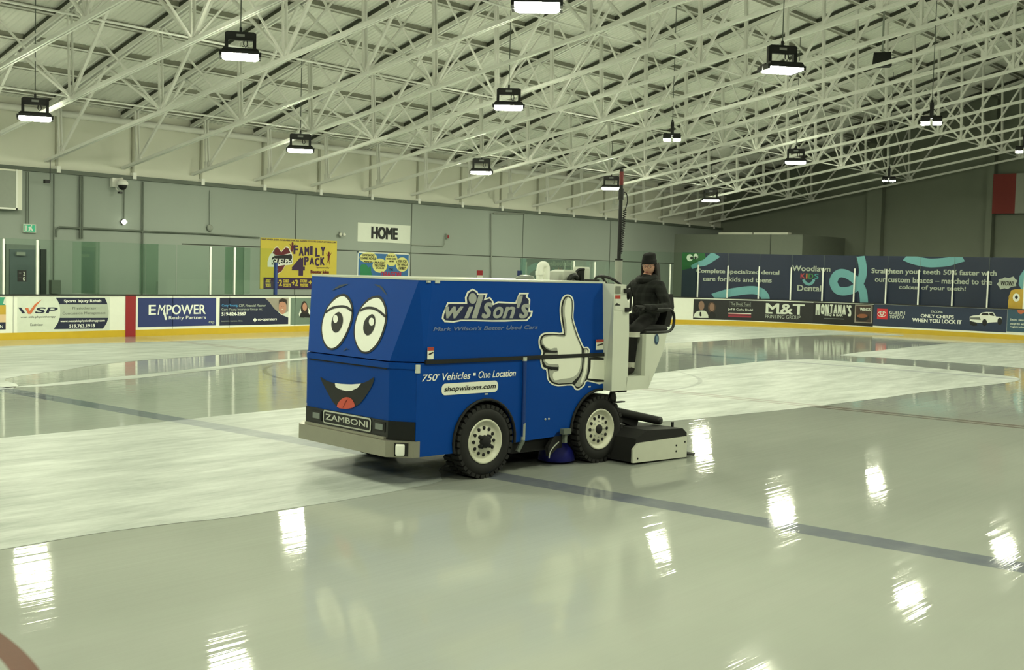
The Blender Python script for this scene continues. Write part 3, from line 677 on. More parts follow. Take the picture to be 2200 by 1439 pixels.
# ---------------------------------------------------------------- setting
def rink_outline(inset=0.0, n=14):
    P = [(BACK_X, NEARB_Y+inset)]
    def arc(cx, cy, a0, a1):
        for k in range(n+1):
            t = math.radians(a0+(a1-a0)*k/n)
            P.append((cx+(CORNER_R-inset)*math.cos(t), cy+(CORNER_R-inset)*math.sin(t)))
    arc(CX, NEARB_Y+CORNER_R, -90, 0); arc(CX, CY, 0, 90)
    P.append((BACK_X, BOARD_Y-inset))
    return P
mb = MB(); mb.face([(x, y, 0.0) for x, y in rink_outline(-0.02)], M_wet)
floor = struct(mb.build('floor'), 'glossy wet rink ice sheet with painted lines', 'ice')
def patch(pts, sub=3):
    out = []
    P = smooth_closed(pts, 6)
    for x, y in P: out.append((x+random.uniform(-.03, .03), y+random.uniform(-.03, .03), 0.0025))
    return out
dry_shapes = [
    [(BACK_X+1, 8.7), (-4, 8.6), (4.3, 8.55), (6.5, 8.28), (8.6, 8.25), (9.6, 9.0), (11.2, 9.78), (12.5, 9.72), (14.9, 9.45), (18.9, 8.9), (23.8, 8.58), (28.2, 8.32), (29.3, 9.76), (29.9, 11.7), (29.8, 13.5), (29.2, 14.5), (25.3, 14.55), (21.0, 14.2), (12, 14.05), (7, 13.85), (-4, 13.8), (BACK_X+1, 13.8)],
    [(32.1, 6.0), (32.1, 9.4), (32.3, 11.2), (32.35, 13.1), (32.0, 14.4), (33.5, 14.68), (36.3, 14.77), (41.1, 14.92), (43.7, 14.6), (45.6, 13.0), (46.6, 10.0), (46.8, 7.0), (45, 5.0), (36, 4.8)],
    [(BACK_X+1, 19.0), (4, 18.9), (9.3, 18.85), (10.4, 20.6), (12.0, 21.6), (14.4, 22.8), (20.0, 23.6), (26, 22.0), (30.0, 20.6), (33.5, 20.25), (38.8, 20.22), (43.4, 19.9), (46.2, 18.2), (47.0, 20.0), (46.8, 23.5), (45.2, 26.6), (42.3, 28.6), (38.5, 29.2), (28, 28.3), (22, 27.8), (14, 28.2), (4, 28.2), (BACK_X+1, 28.2)],
    [(9.6, 19.2), (10.9, 19.1), (13.9, 19.9), (18.0, 21.3), (22, 21.9), (22, 22.1), (17.5, 21.55), (13.7, 20.3), (10.8, 19.5)],
]
for P in dry_shapes:
    m_ = MB(); m_.face(patch(P), M_dry); m_.build('scuffed_ice_patch', floor)
mb = MB(); mb.box(BACK_X-0.2, WALL_X, NEAR_Y, WALL_Y, -0.3, -0.02, M_concrete)
struct(mb.build('floor_walkway'), 'concrete floor under and around the ice', 'floor')

# long far wall: grey precast below, cream cladding above
W_TOP = 4.75
mb = MB(); mb.box(BACK_X, WALL_X, WALL_Y, WALL_Y+0.25, -0.3, W_TOP, M_wallgrey)
for x in (14.0, 27.35, 33.2, 40.15, 46.8): mb.box(x-0.02, x+0.02, WALL_Y-0.004, WALL_Y+0.01, 0, W_TOP, M_groove)
mb.box(22.6, WALL_X, WALL_Y-0.004, WALL_Y+0.01, 2.76, 2.80, M_groove)
mb.box(BACK_X, WALL_X, WALL_Y-0.10, WALL_Y+0.01, W_TOP-0.02, W_TOP+0.10, M_pipedark)
struct(mb.build('wall_left'), 'grey panelled long wall behind the team benches', 'wall')
mb = MB(); mb.box(BACK_X, WALL_X, WALL_Y+0.05, WALL_Y+0.25, W_TOP, roof_z(WALL_Y)+0.5, M_clad)
for k in range(-12, 16):
    x = TRUSS_X0+TRUSS_DX*k+0.35
    mb.box(x-0.035, x+0.035, WALL_Y-0.03, WALL_Y+0.06, W_TOP+0.05, roof_z(WALL_Y)+0.2, M_stud)
    mb.box(x-0.06, x+0.06, WALL_Y-0.13, WALL_Y+0.06, W_TOP+0.0, W_TOP+0.2, M_white)
struct(mb.build('wall_left_upper'), 'cream clad upper strip of the long wall under the roof', 'wall')
# other walls
def gable(x0, x1, m):
    P = [(NEAR_Y, -0.3), (WALL_Y+0.25, -0.3), (WALL_Y+0.25, roof_z(WALL_Y)+0.4), (RIDGE_Y, roof_z(RIDGE_Y)+0.4), (NEAR_Y, roof_z(NEAR_Y)+0.4)]
    q = MB(); q.prism(P, 'x', x0, x1, m); return q
mb = gable(WALL_X, WALL_X+0.3, M_endwall)
for y0, y1 in ((23.85, 24.6), (18.46, 18.75)):
    mb.box(WALL_X-0.45, WALL_X+0.02, y0, y1, 0, roof_z(y1)-0.1, M_endwall)
struct(mb.build('wall_end'), 'shaded end wall with pillars beyond the rink', 'wall')
struct(gable(BACK_X-0.3, BACK_X, M_endwall).build('wall_back'), 'end wall behind the camera side', 'wall')
mb = MB(); mb.box(BACK_X, WALL_X, NEAR_Y-0.25, NEAR_Y, -0.3, roof_z(NEAR_Y)+0.4, M_wallgrey)
struct(mb.build('wall_right'), 'long wall behind the spectator side', 'wall')
# roof deck, corrugated down the slope
mb = MB()
def deck(yA, yB):
    zA, zB = roof_z(yA)+0.22, roof_z(yB)+0.22
    pitch = 0.155; n = int((WALL_X-BACK_X)/pitch)
    V = []; F = []
    prof = []
    for k in range(n):
        x = BACK_X+k*pitch
        prof += [(x, 0), (x+pitch*0.5, 0), (x+pitch*0.62, 0.022), (x+pitch*0.88, 0.022)]
    for x, h in prof: V += [(x, yA, zA+h), (x, yB, zB+h)]
    for i in range(len(prof)-1): F.append((2*i, 2*i+1, 2*i+3, 2*i+2))
    mb.mesh(V, F, M_deck)
deck(WALL_Y+0.1, RIDGE_Y); deck(RIDGE_Y, NEAR_Y-0.1)
struct(mb.build('ceiling'), 'white corrugated steel roof deck sloping up to the ridge', 'ceiling')
# low room in front of the end wall
mb = MB(); mb.box(52.6, WALL_X, 25.9, WALL_Y, -0.02, 4.30, M_endbox)
mb.box(52.58, 52.62, 27.58, 27.62, 0, 4.3, M_groove)
struct(mb.build('wall_end_room'), 'plain grey room front standing below the end wall', 'wall')
for i, (y0, y1) in enumerate(((28.7, 30.6), (26.75, 28.6))):
    mb = MB(); mb.box(52.7, 53.1, y0, y1, 4.305, 4.405, M_clad)
    tag(mb.build('pale_plank'), ['pale plank lying on the end room roof, nearer the long wall', 'pale plank lying on the end room roof, nearer the pillar'][i], 'plank', 'planks on the end room roof')
# door in the long wall
mb = MB(); x0, z0, x1, z1 = DATA['door']
M_doorframe = mat('door_frame_grey', (120, 128, 122), 0.5); M_door = mat('door_slate', (92, 104, 106), 0.5)
mb.box(x0-0.1, x1+0.1, WALL_Y-0.06, WALL_Y-0.001, 0, z1+0.14, M_doorframe)
d1 = struct(mb.build('door_1'), 'slate grey door under the exit sign', 'door')
mb = MB(); mb.box(x0, x1, WALL_Y-0.09, WALL_Y-0.05, 0.0, z1, M_door); mb.build('leaf', d1)
b_ = DATA['dclos']; mb = MB(); mb.box(b_[0], b_[2], WALL_Y-0.16, WALL_Y-0.09, b_[1], b_[3], M_pipe); mb.build('door_closer', d1)
mb = MB(); b_ = DATA['door2']; mb.box(b_[0], b_[2], WALL_Y-0.05, WALL_Y-0.001, 0, b_[3], mat('door_dark', (44, 50, 48), 0.6))
struct(mb.build('door_2'), 'narrow dark doorway right of the slate door', 'door')

# ---------------------------------------------------------------- roof trusses
def truss():
    t = empty('roof_truss')
    c = MB()
    for s in (-1, 1):
        for dx in (-0.038, 0.038):
            yA, yB = (WALL_Y-0.02, RIDGE_Y) if s > 0 else (RIDGE_Y, NEAR_Y+0.02)
            P = [Vector((dx, yA, chord_z(yA))), Vector((dx, yB, chord_z(yB)))]
            c.beam(P[0], P[1], 0.048, 0.085, M_white)
    c.build('bottom_chord', t)
    c = MB()
    for s in (-1, 1):
        yA, yB = (WALL_Y, RIDGE_Y) if s > 0 else (RIDGE_Y, NEAR_Y)
        for dx in (-0.07, 0.07):
            c.beam((dx, yA, roof_z(yA)), (dx, yB, roof_z(yB)), 0.05, 0.12, M_white)
        c.beam((0, yA, roof_z(yA)+0.12), (0, yB, roof_z(yB)+0.12), 0.15, 0.12, M_gapshade)  # dark beam stands in for the shade in the gap under the deck
    c.build('top_chord', t)
    nb = [32.3, 27.2, 22.15, 17.05, 11.95, 6.85]; ntop = [29.9, 24.75, 19.6, 14.5, 9.4]
    bot = nb+[2*RIDGE_Y-y for y in nb[:-1]]; top = ntop+[2*RIDGE_Y-y for y in ntop]
    for y in bot:
        v = MB(); w = 0.06
        for dx in (-0.05, 0.05): v.beam((dx, y, chord_z(y)), (dx, y+0.12, roof_z(y)), 0.03, 0.075, M_white, side=(0, 1, 0))
        v.box(-0.02, 0.02, y-0.16, y+0.16, chord_z(y)+0.02, chord_z(y)+0.24, M_white)
        v.build('vertical', t)
    for y in top:
        for dy in (-2.5, 2.5):
            yb = min(bot, key=lambda q: abs(q-(y+dy)))
            v = MB(); v.beam((0, y, roof_z(y)-0.03), (0, yb, chord_z(yb)+0.05), 0.075, 0.065, M_white); v.build('diagonal', t)
    return t
TR = truss()
ORD = 'first second third fourth fifth sixth seventh eighth ninth tenth eleventh twelfth thirteenth fourteenth fifteenth sixteenth seventeenth eighteenth nineteenth twentieth twenty-first twenty-second twenty-third twenty-fourth'.split()
for i, k in enumerate(range(15, -8, -1)):
    t = TR if i == 0 else copy_tree(TR)
    t.location = (TRUSS_X0+TRUSS_DX*k, 0, 0)
    tag(t, 'white steel roof truss, %s counted from the dark end wall' % ORD[i], 'truss', 'roof trusses spanning the rink')
# purlins under the deck
mb = MB(); L = WALL_X-BACK_X
mb.box(0, L, -0.05, 0.05, 0.06, 0.22, M_purlin); mb.box(0, L, -0.09, 0.09, 0.045, 0.062, M_purlin); mb.box(0, L, -0.10, -0.075, 0.04, 0.075, M_white)
PU = mb.build('roof_purlin')
ys = [32.6-1.55*k for k in range(17)]; ys2 = [2*RIDGE_Y-y for y in reversed(ys)]
for i, y in enumerate(ys+ys2[:5]):
    o = PU if i == 0 else PU.copy()
    if i: COL.objects.link(o)
    o.location = (BACK_X, y, roof_z(y)+0.02)
    tag(o, 'long white purlin under the roof deck, %s up from the long wall' % ORD[i], 'purlin', 'purlins under the roof deck')
# cross bracing between neighbouring trusses
def brace(y, crossed=True):
    t = empty('truss_brace'); zc, zr = chord_z(y)+0.08, roof_z(y)-0.1
    for a, b in () if not crossed else (((.07, zc), (TRUSS_DX-.07, zr)), ((.07, zr), (TRUSS_DX-.07, zc))):
        v = MB(); v.beam((a[0], y, a[1]), (b[0], y, b[1]), 0.045, 0.045, M_white); v.build('cross_rod', t)
    v = MB(); v.tube([(.07, y+0.1, zc), (TRUSS_DX-.07, y+0.1, zc)], 0.026, M_white, 6); v.build('tie_rod', t)
    return t
for name, y in (('low near the long wall', 27.2), ('at mid slope', 22.15), ('higher up', 17.05)):
    B0 = brace(y, y > 20)
    for i, k in enumerate(range(14, -6, -1)):
        t = B0 if i == 0 else copy_tree(B0)
        t.location = (TRUSS_X0+TRUSS_DX*k, 0, 0)
        tag(t, ('thin crossed roof brace %s, %s bay from the end wall' if y > 20 else 'single thin tie rod %s, %s bay from the end wall') % (name, ORD[i]), 'brace', 'cross braces %s' % name)
# water pipe along the top of the long wall
mb = MB(); mb.tube([(BACK_X, WALL_Y-0.14, 6.5), (WALL_X, WALL_Y-0.14, 6.5)], 0.10, M_white, 12)
tag(mb.build('roof_pipe'), 'fat white pipe running along the wall just under the roof', 'pipe')

# ---------------------------------------------------------------- lamps
M_led = mat('led_panel', (250, 252, 240), 0.4, emit=(LAMP_COLOR, LAMP_POWER))
M_plate = mat('lamp_plate', (150, 152, 146), 0.4)
def lamp():
    t = empty('high_bay_lamp')
    y = MB()
    for s in (-1, 1):
        y.prism([(s*0.31, 0.10), (s*0.24, 0.10), (s*0.24, 0.40), (s*0.31, 0.44)], 'y', -0.05, 0.05, M_black)
    y.prism([(-0.31, 0.37), (-0.22, 0.36), (0.22, 0.36), (0.31, 0.37), (0.31, 0.50), (0.26, 0.53), (-0.26, 0.53), (-0.31, 0.50)], 'y', -0.05, 0.05, M_black)
    yk = y.build('yoke', t)
    v = MB(); v.box(-0.08, 0.08, -0.056, 0.056, 0.43, 0.48, M_plate); v.build('rating_plate', yk)
    for s in (-1, 1):
        h = MB(); c = 0.15*s
        h.loft([[(-0.36, c-0.115, 0.06), (0.36, c-0.115, 0.06), (0.36, c+0.115, 0.06), (-0.36, c+0.115, 0.06)],
                [(-0.37, c-0.12, 0.12), (0.37, c-0.12, 0.12), (0.37, c+0.12, 0.12), (-0.37, c+0.12, 0.12)],
                [(-0.33, c-0.10, 0.17), (0.33, c-0.10, 0.17), (0.33, c+0.10, 0.17), (-0.33, c+0.10, 0.17)]], M_black)
        for e in (-1, 1): h.box(min(e*.36, e*.41), max(e*.36, e*.41), c-.12, c+.12, .01, .10, M_black)
        hs = h.build('lamp_housing', t)
        d = MB()
        d.loft([[(-i*0.36*k, c-j*0.11*k, z) for i, j in ((1, .7), (.93, 1), (-.93, 1), (-1, .7), (-1, -.7), (-.93, -1), (.93, -1), (1, -.7))] for k, z in ((1, .061), (1, .018), (.88, -.004))], M_led)  # glowing lens sides shaped tall so they also light the roof
        d.build('diffuser', hs)
    c = MB(); c.tube([(-0.12, 0, 0.40), (-0.14, 0.02, 0.28), (-0.10, 0.02, 0.22), (-0.06, 0.02, 0.28), (-0.07, 0, 0.40)], 0.012, M_black, 6); c.build('cable_loop', t)
    return t
L0 = lamp(); n_left = 32
rows = [('over the far boards', 27.3, 5.52, [(14.45, 0), (22.65, 0), (30.7, 0), (38.5, 0), (46.2, 10), (6.5, 0), (-1.5, 0)], [1.08, .88, .74, .62, .53, 1.3, 1.5]),
        ('over the far half of the ice', 19.75, 6.33, [(14.8, 0), (23.2, 0), (31.0, 90), (39.3, 0), (47.8, 90), (6.5, 0), (-1.5, 0)], [.92, .71, .56, .46, .385, 1.2, 1.5]),
        ('over the middle of the ice', 11.8, 6.38, [(14.8, 0, 12.05), (22.0, 25, 11.45), (31.2, 90), (39.2, 90), (47.3, 90), (6.5, 0), (-1.5, 0)], [.67, .47, .36, .29, .24, 1, 1.4]),
        ('over the near side', 4.0, 6.33, [(6.5, 0), (14.8, 0), (23, 0), (31, 0), (39.3, 0), (-1.5, 0)], [.4, .2, .15, .1, .1, 1]),
        ('over the spectator side', -3.6, 5.55, [(6.5, 0), (14.5, 0), (22.7, 0), (30.7, 0), (-1.5, 0)], [0, 0, 0, 0, 0])]
for rn, y, h, xs, az in rows:
    order = sorted(range(len(xs)), key=lambda i: xs[i][0])
    y_row = y
    for i, (x, da, *yy) in enumerate(xs):
        y = yy[0] if yy else y_row
        n_left -= 1; t = copy_tree(L0) if n_left else L0
        t.location = (x, y, h); t.rotation_euler = (0, 0, az[i]+PI/2+math.radians(da))
        # its own hanger up to the roof
        c = MB(); zt = roof_z(y)-h
        c.tube([(0, 0, 0.50), (0, 0, 0.62)], 0.03, M_black, 6); c.tube([(0, 0, 0.6), (0, 0, zt+0.24)], 0.012, M_pipedark, 5)
        c.build('hanging_cable', t)
        tag(t, 'black twin lamp %s, %s from the near end' % (rn, ORD[order.index(i)]), 'lamp', 'high bay lamps hanging from the roof')
# ---------------------------------------------------------------- rink boards and shield glass
BT = 1.18
boards = empty('dasher_boards')
tag(boards, 'white rink boards with yellow kickplate running along the far side and round the end', 'rink boards')
def path_pts(off, x0=BACK_X, n=64):
    P = [(x0, BOARD_Y+off)]
    for k in range(n+1):
        t = PI/2-PI/2*k/n; P.append((CX+(CORNER_R+off)*math.cos(t), CY+(CORNER_R+off)*math.sin(t)))
    yb = NEARB_Y+CORNER_R
    for k in range(n+1):
        t = -PI/2*k/n; P.append((CX+(CORNER_R+off)*math.cos(t), yb+(CORNER_R+off)*math.sin(t)))
    return P
def ribbon(o0, o1, z0, z1, m, name):
    A, B = path_pts(o0), path_pts(o1); q = MB()
    q.loft([[(a[0], a[1], z0), (a[0], a[1], z1), (b[0], b[1], z1), (b[0], b[1], z0)] for a, b in zip(A, B)], m)
    return q.build(name, boards)
ribbon(0.0, 0.09, 0.0, BT, M_boardwhite, 'board_panel')
ribbon(-0.012, 0.0, 0.0, 0.19, M_kick, 'kickplate')
ribbon(-0.02, 0.13, BT, BT+0.035, M_cap, 'cap_rail')
a = Art(board_pt); b_ = DATA['redstripe']
a.rect((b_[0], 0.0, b_[2], BT+0.04), M_red, 5); a.build('red_centre_stripe', boards)
for x in (15.43, 25.0, 22.4, 20.35, 26.4, 31.0, 36.0):
    a = Art(board_pt); a.rect((x-0.008, 0.19, x+0.008, BT), M_pipe, 1); a.build('panel_seam', boards)

GT = 2.70
def pane(p0, p1, m, name, label, grp, z0=BT+0.03, z1=GT, cat='glass screen'):
    q = MB(); d = (Vector((p1[0], p1[1], 0))-Vector((p0[0], p0[1], 0))).normalized(); nrm = Vector((-d.y, d.x, 0))*0.006
    P = [Vector((p0[0], p0[1], 0)), Vector((p1[0], p1[1], 0))]
    L = [P[0]-nrm, P[1]-nrm, P[1]+nrm, P[0]+nrm]
    q.loft([[(v.x, v.y, z0) for v in L], [(v.x, v.y, z1) for v in L]], m)
    return tag(q.build(name), label, cat, grp)
def gpost(x, y, label, grp, z1=GT-0.02, m=M_alu, w=0.055, cat='post'):
    q = MB(); q.box(x-w/2, x+w/2, y-w/2, y+w/2, BT+0.03, z1, m); q.box(x-w*.35, x+w*.35, y-w*.35, y+w*.35, z1, z1+0.02, M_pipe)
    return tag(q.build('white_stanchion'), label, cat, grp)
yg = BOARD_Y+0.05
edges = [12.3, 13.75, 15.18, 16.12, 17.9, 19.45, 20.5, 21.70, 22.60, 24.18]
for i in range(len(edges)-1):
    pane((edges[i]+.02, yg), (edges[i+1]-.02, yg), M_glass, 'barrier_screen', 'clear shield pane on the far boards left of the bench, %s from the left' % ORD[i], 'shield panes left of the bench')
for x, l in ((15.18, 'bright white glass post left of the slate door'), (16.12, 'bright white glass post right of the slate door'), (21.70, 'bright white glass post above the first blue advert'), (22.60, 'bright white glass post above the dark advert with a portrait')):
    gpost(x, yg, l, 'white posts on the far boards')
gpost(24.22, yg, 'blue post at the bench opening in front of the yellow banner', None, 2.25, mat('blue_post_paint', (38, 58, 120), 0.4), 0.09)
parts = [(18.0, 'behind the white advert'), (19.9, 'left of the first blue advert'), (23.0, 'beside the yellow banner')]
for x, w in parts:
    pane((x, yg+0.05), (x+0.02, yg+1.05), M_glass_dark, 'partition_screen', 'green tinted cross pane between the benches, %s' % w, 'bench partition panes')
pane((18.05, 31.9), (18.75, 31.9), M_glass_dark, 'partition_screen', 'green tinted pane standing behind the white advert with the tick', 'bench partition panes')
pane((23.1, 31.5), (24.1, 31.5), M_glass_dark, 'partition_screen', 'green tinted pane overlapping the left edge of the yellow banner', 'bench partition panes')
eb = [36.6, 38.1, 39.6]
for i in range(2): pane((eb[i], yg), (eb[i+1], yg), M_glass, 'barrier_screen', 'shield pane above the boards right of the bench, %s from the bench' % ORD[i], 'shield panes right of the bench')
# corner and end: posts every 1.4 m along the boards
def on_path(s, off):
    p = end_pt(-s, 0, -off); return p[0], p[1]
posts = [29.43+1.29*k for k in range(4, 0, -1)]+[29.44, 28.15, 26.82, 25.45, 24.05, 22.65, 21.22, 19.81, 18.42, 17.02, 15.63, 14.23, 12.83]
corner_s = CY+CORNER_R*PI/2
posts = [s for s in posts if s < corner_s]
for i, s in enumerate(posts):
    x, y = on_path(s, 0.02)
    gpost(x, y, 'white glass post on the end boards, %s from the far corner' % ORD[i], 'white posts on the end boards', 2.66, w=0.05)
seq = [corner_s]+posts
for i in range(len(seq)-1):
    if seq[i+1] >= 28.1:
        pane(on_path(seq[i], .06), on_path(seq[i+1], .06), M_glass, 'barrier_screen', 'corner shield pane left of the blue mural, %s round the corner' % ORD[i], 'corner shield panes', z1=GT if i < 3 else 3.2)

# ---- blue mural behind the end posts
C_navy = mat('mural_navy', (17, 31, 58), 0.35, var=0.05); C_teal = mat('mural_teal', (104, 160, 166), 0.5); C_cream = mat('mural_lettering', (170, 178, 164), 0.5)
C_green = mat('mural_green', (22, 92, 40), 0.5); C_yel = mat('mural_ochre', (196, 160, 56), 0.5); C_eye = M_print_white
mural = empty('printed_mural', (0, 0, 0))
tag(mural, 'long navy dental advert with teal ribbons on the end glass', 'mural')
mp = lambda u, v, h: end_pt(u, v, h-0.15)
x0, z0, x1, z1 = DATA['mural']; x0, x1 = -28.85, -11.0; z0, z1 = 1.21, 3.22
q = MB(); n = 100; A = []
for k in range(n+1):
    u = x0+(x1-x0)*k/n; A.append([end_pt(u, z0, -0.15), end_pt(u, z1, -0.15), end_pt(u, z1, -0.19), end_pt(u, z0, -0.19)])
q.loft([l for l in A], C_navy)
q.build('mural_sheet', mural)
D_ = DATA
clipz = lambda P: [(u, min(max(v, z0), z1)) for u, v in P]
def piece(name):
    a.build(name, mural); a.mb = MB()
a = Art(mp, 0.004, 0.2); a.vclip = (z0+.005, z1-.005)
a.poly(clipz(D_['m_green']), C_green, 1); piece('green_shape')
for k, m in (('m_e1', 'm_p1'), ('m_e2', 'm_p2')): a.poly(D_[k], C_eye, 2); a.poly(D_[m], M_print_black, 3); piece('round_eye')
for k, w in (('m_r1', (0.42, 0.16)), ('m_r2', 0.36), ('m_r4', 0.36)): a.stroke(clipz(D_[k]), w, C_teal, 2, 5); piece('teal_ribbon')
a.stroke(clipz(D_['m_r3'][:10]), 0.36, C_teal, 2, 5); a.stroke(clipz(D_['m_r3'][7:]), 0.36, C_teal, 3, 5); piece('teal_ribbon')
a.poly(clipz(D_['m_yel']), C_yel, 3); a.poly(D_['m_ye'], C_eye, 4); a.poly(D_['m_yp'], M_print_black, 5); piece('ochre_shape')
a.poly(clipz(D_['m_blu']), C_teal, 2); piece('teal_ribbon')
a.poly(D_['m_wow'], C_cream, 3); piece('speech_burst')
a.stroke(D_['m_sm'], 0.12, C_teal, 2, 4); piece('smile_mark')
a = Art(mp, 0.004, 0.2); kw = dict(bold=0.03)
for k, t in (('m_t1', 'Complete specialized dental'), ('m_t2', 'care for kids and teens'), ('m_t3', 'Woodlawn'), ('m_t5', 'Dental'), ('m_t6', 'Straighten your teeth 50% faster with'), ('m_t7', 'our custom braces \u2013 matched to the'), ('m_t8', 'colour of your teeth!')):
    a.text(t, D_[k], C_cream, 4, 0.03)
x0_, z0_, x1_, z1_ = D_['m_t4']
for i, (ch, c) in enumerate((('K', (170, 60, 70)), ('I', (196, 120, 50)), ('D', (60, 120, 60)), ('S', (60, 140, 140)))):
    w = (x1_-x0_)/4.0; xa = x0_+[0, 1.22, 1.78, 3.05][i]*w
    a.text(ch, (xa, z0_, xa+[1.05, .3, 1.05, .95][i]*w, z1_), mat('kids_letter_%s' % ch, c, 0.5), 4, 0.03)
a.text('WOW!', D_['m_wt'], M_print_black, 5, 0.02, 0.2)
a.build('mural_lettering', mural)
for s in posts:
    if 11.5 < s < 28.7:
        a = Art(mp, 0.004, 0.2); a.rect((-s-.006, z0, -s+.006, z1), M_pipedark, 6); a.build('sheet_seam', mural)

# ---------------------------------------------------------------- advertising panels on the boards
def ad(pt, bg, m, label, n=1, name='advert_sign'):
    """a thin printed sheet fixed to the boards"""
    o = Art(pt); o.rect(bg, m, 1, n); r = o.build(name)
    return tag(r, label, 'advert', 'adverts on the boards')
def art(): return Art(CUR, 0.003, 0.2 if CUR is end_pt else None)
BB = lambda k: DATA[k]
C_inkblue = mat('ink_blue', (44, 56, 112), 0.4, var=0.03); C_ink = mat('ink_navy', (30, 36, 62), 0.4, var=0.03)
C_grey = mat('ink_grey', (176, 184, 170), 0.5); C_greytext = mat('ink_text_grey', (104, 108, 104), 0.5)
C_orange = mat('ink_orange', (206, 112, 70), 0.5); C_skin = mat('print_skin', (188, 136, 112), 0.6); C_hair = mat('print_hair', (46, 34, 28), 0.6)
C_skin2 = mat('print_skin_dim', (140, 108, 90), 0.6); C_sage = mat('ink_sage', (112, 130, 116), 0.4); C_taupe = mat('ink_taupe', (150, 142, 130), 0.5); C_pale = mat('ink_pale', (214, 220, 206), 0.4)
CUR = board_pt
b0 = BB('ad0'); o = ad(board_pt, b0, mat('ink_cream', (222, 190, 150), .4), 'cut-off colourful advert at the left edge beside the white advert with the tick')
a = art(); a.rect(BB('ad0yel'), C_yel, 2); a.rect((b0[0], BB('ad0yel')[3], b0[2]-0.02, b0[3]), mat('ink_teal', (60, 150, 120), .4), 2); a.rect(BB('ad0dark'), C_ink, 3)
a.poly([(b0[2], b0[3]), (b0[2], BB('ad0yel')[3]), (b0[2]-.08, BB('ad0yel')[3]+.04), (b0[2]-.05, b0[3]-.05)], C_pale, 3)
a.text('N', BB('ad0n'), M_print_white, 4, .02); a.build('print', o)
o = ad(board_pt, BB('wsp_bg'), C_pale, 'white physiotherapy advert with an orange tick and dark blue label')
a = art()
a.poly(BB('wsp_top'), C_ink, 2); a.poly(BB('wsp_mid'), C_grey, 2); a.poly(BB('wsp_bot'), C_ink, 2); a.build('label_shape', o)
a = art(); a.poly(BB('wsp_w'), C_ink, 2); a.poly(BB('wsp_chk'), C_orange, 3); a.text('SP', BB('wsp_sp'), C_ink, 2, .05, .15); a.build('tick_logo', o)
a = art(); a.text('west side physiotherapy', BB('wsp_t1'), C_greytext, 2, .02); a.text('Eastview', BB('wsp_t2'), C_greytext, 2, .01)
a.text('Sports Injury Rehab', BB('wsp_t3'), M_print_white, 3, .03); a.text('Physiotherapy', BB('wsp_t4'), C_greytext, 3); a.text('Concussion Management', BB('wsp_t5'), C_greytext, 3)
a.text('www.westsidephysiotherapy.com', BB('wsp_t6'), M_print_white, 3, .03); a.text('519.763.1918', BB('wsp_t7'), M_print_white, 3, .03); a.build('lettering', o)
o = ad(board_pt, BB('emp_bg'), C_inkblue, 'plain blue realty advert with big white capitals right of the red stripe')
a = art(); e = BB('emp_t1'); w = e[2]-e[0]
a.text('E', (e[0], e[1], e[0]+.155*w*.8, e[3]), M_print_white, 2, .03); a.text('M', (e[0]+.150*w, e[1], e[0]+.285*w, e[3]), M_print_white, 4, .01, .2)
a.text('POWER', (e[0]+.30*w, e[1], e[2], e[3]), M_print_white, 2, .02)
a.poly(BB('emp_sl'), M_print_white, 3); a.text('Realty Partners', BB('emp_t2'), M_print_white, 2, .01); a.text('exp', BB('emp_t3'), C_grey, 2, .02); a.build('lettering', o)
o = ad(board_pt, BB('cory_bg'), C_ink, 'navy insurance advert with a smiling man pictured at its right')
a = art(); a.poly(BB('cory_ph'), C_taupe, 2); a.poly(BB('cory_shirt'), C_pale, 3); a.poly(BB('cory_face'), C_skin, 4, 2); a.poly(BB('cory_hair'), C_hair, 5)
fx = [p[0] for p in BB('cory_face')]; fz = [p[1] for p in BB('cory_face')]; fcx, fcz = sum(fx)/len(fx), sum(fz)/len(fz)
for s in (-1, 1): a.rect((fcx+s*.03-.012, fcz+.02, fcx+s*.03+.012, fcz+.03), C_hair, 5)
a.rect((fcx-.035, fcz-.075, fcx+.035, fcz-.06), M_print_white, 5); a.build('portrait', o)
a = art(); a.text('Cory Young,', BB('cory_t1'), mat('ink_skyblue', (70, 140, 190), .5), 2, .03); a.text('CFP, Financial Planner', BB('cory_t2'), C_grey, 2, .01, .15); a.text('Cory Young Insurance Group Inc.', BB('cory_t3'), C_grey, 2, .015); a.text('519-824-2667', BB('cory_t4'), M_print_white, 2, .05)
a.text('Investments. Insurance. Advice.', BB('cory_t5'), C_grey, 2, .01); a.text('co-operators', BB('cory_t6'), M_print_white, 2, .04); a.poly(BB('cory_d'), M_print_white, 2); a.build('lettering', o)
o = ad(board_pt, BB('green_bg'), C_sage, 'sage green advert picturing a woman, half hidden by the resurfacer front')
a = art(); a.poly(BB('gr_shirt'), M_print_white, 2, 2); a.poly(BB('gr_body'), M_print_black, 3, 2); a.poly(BB('gr_hair'), C_hair, 4, 2); a.poly(BB('gr_face'), C_skin, 5, 2); a.build('portrait', o)
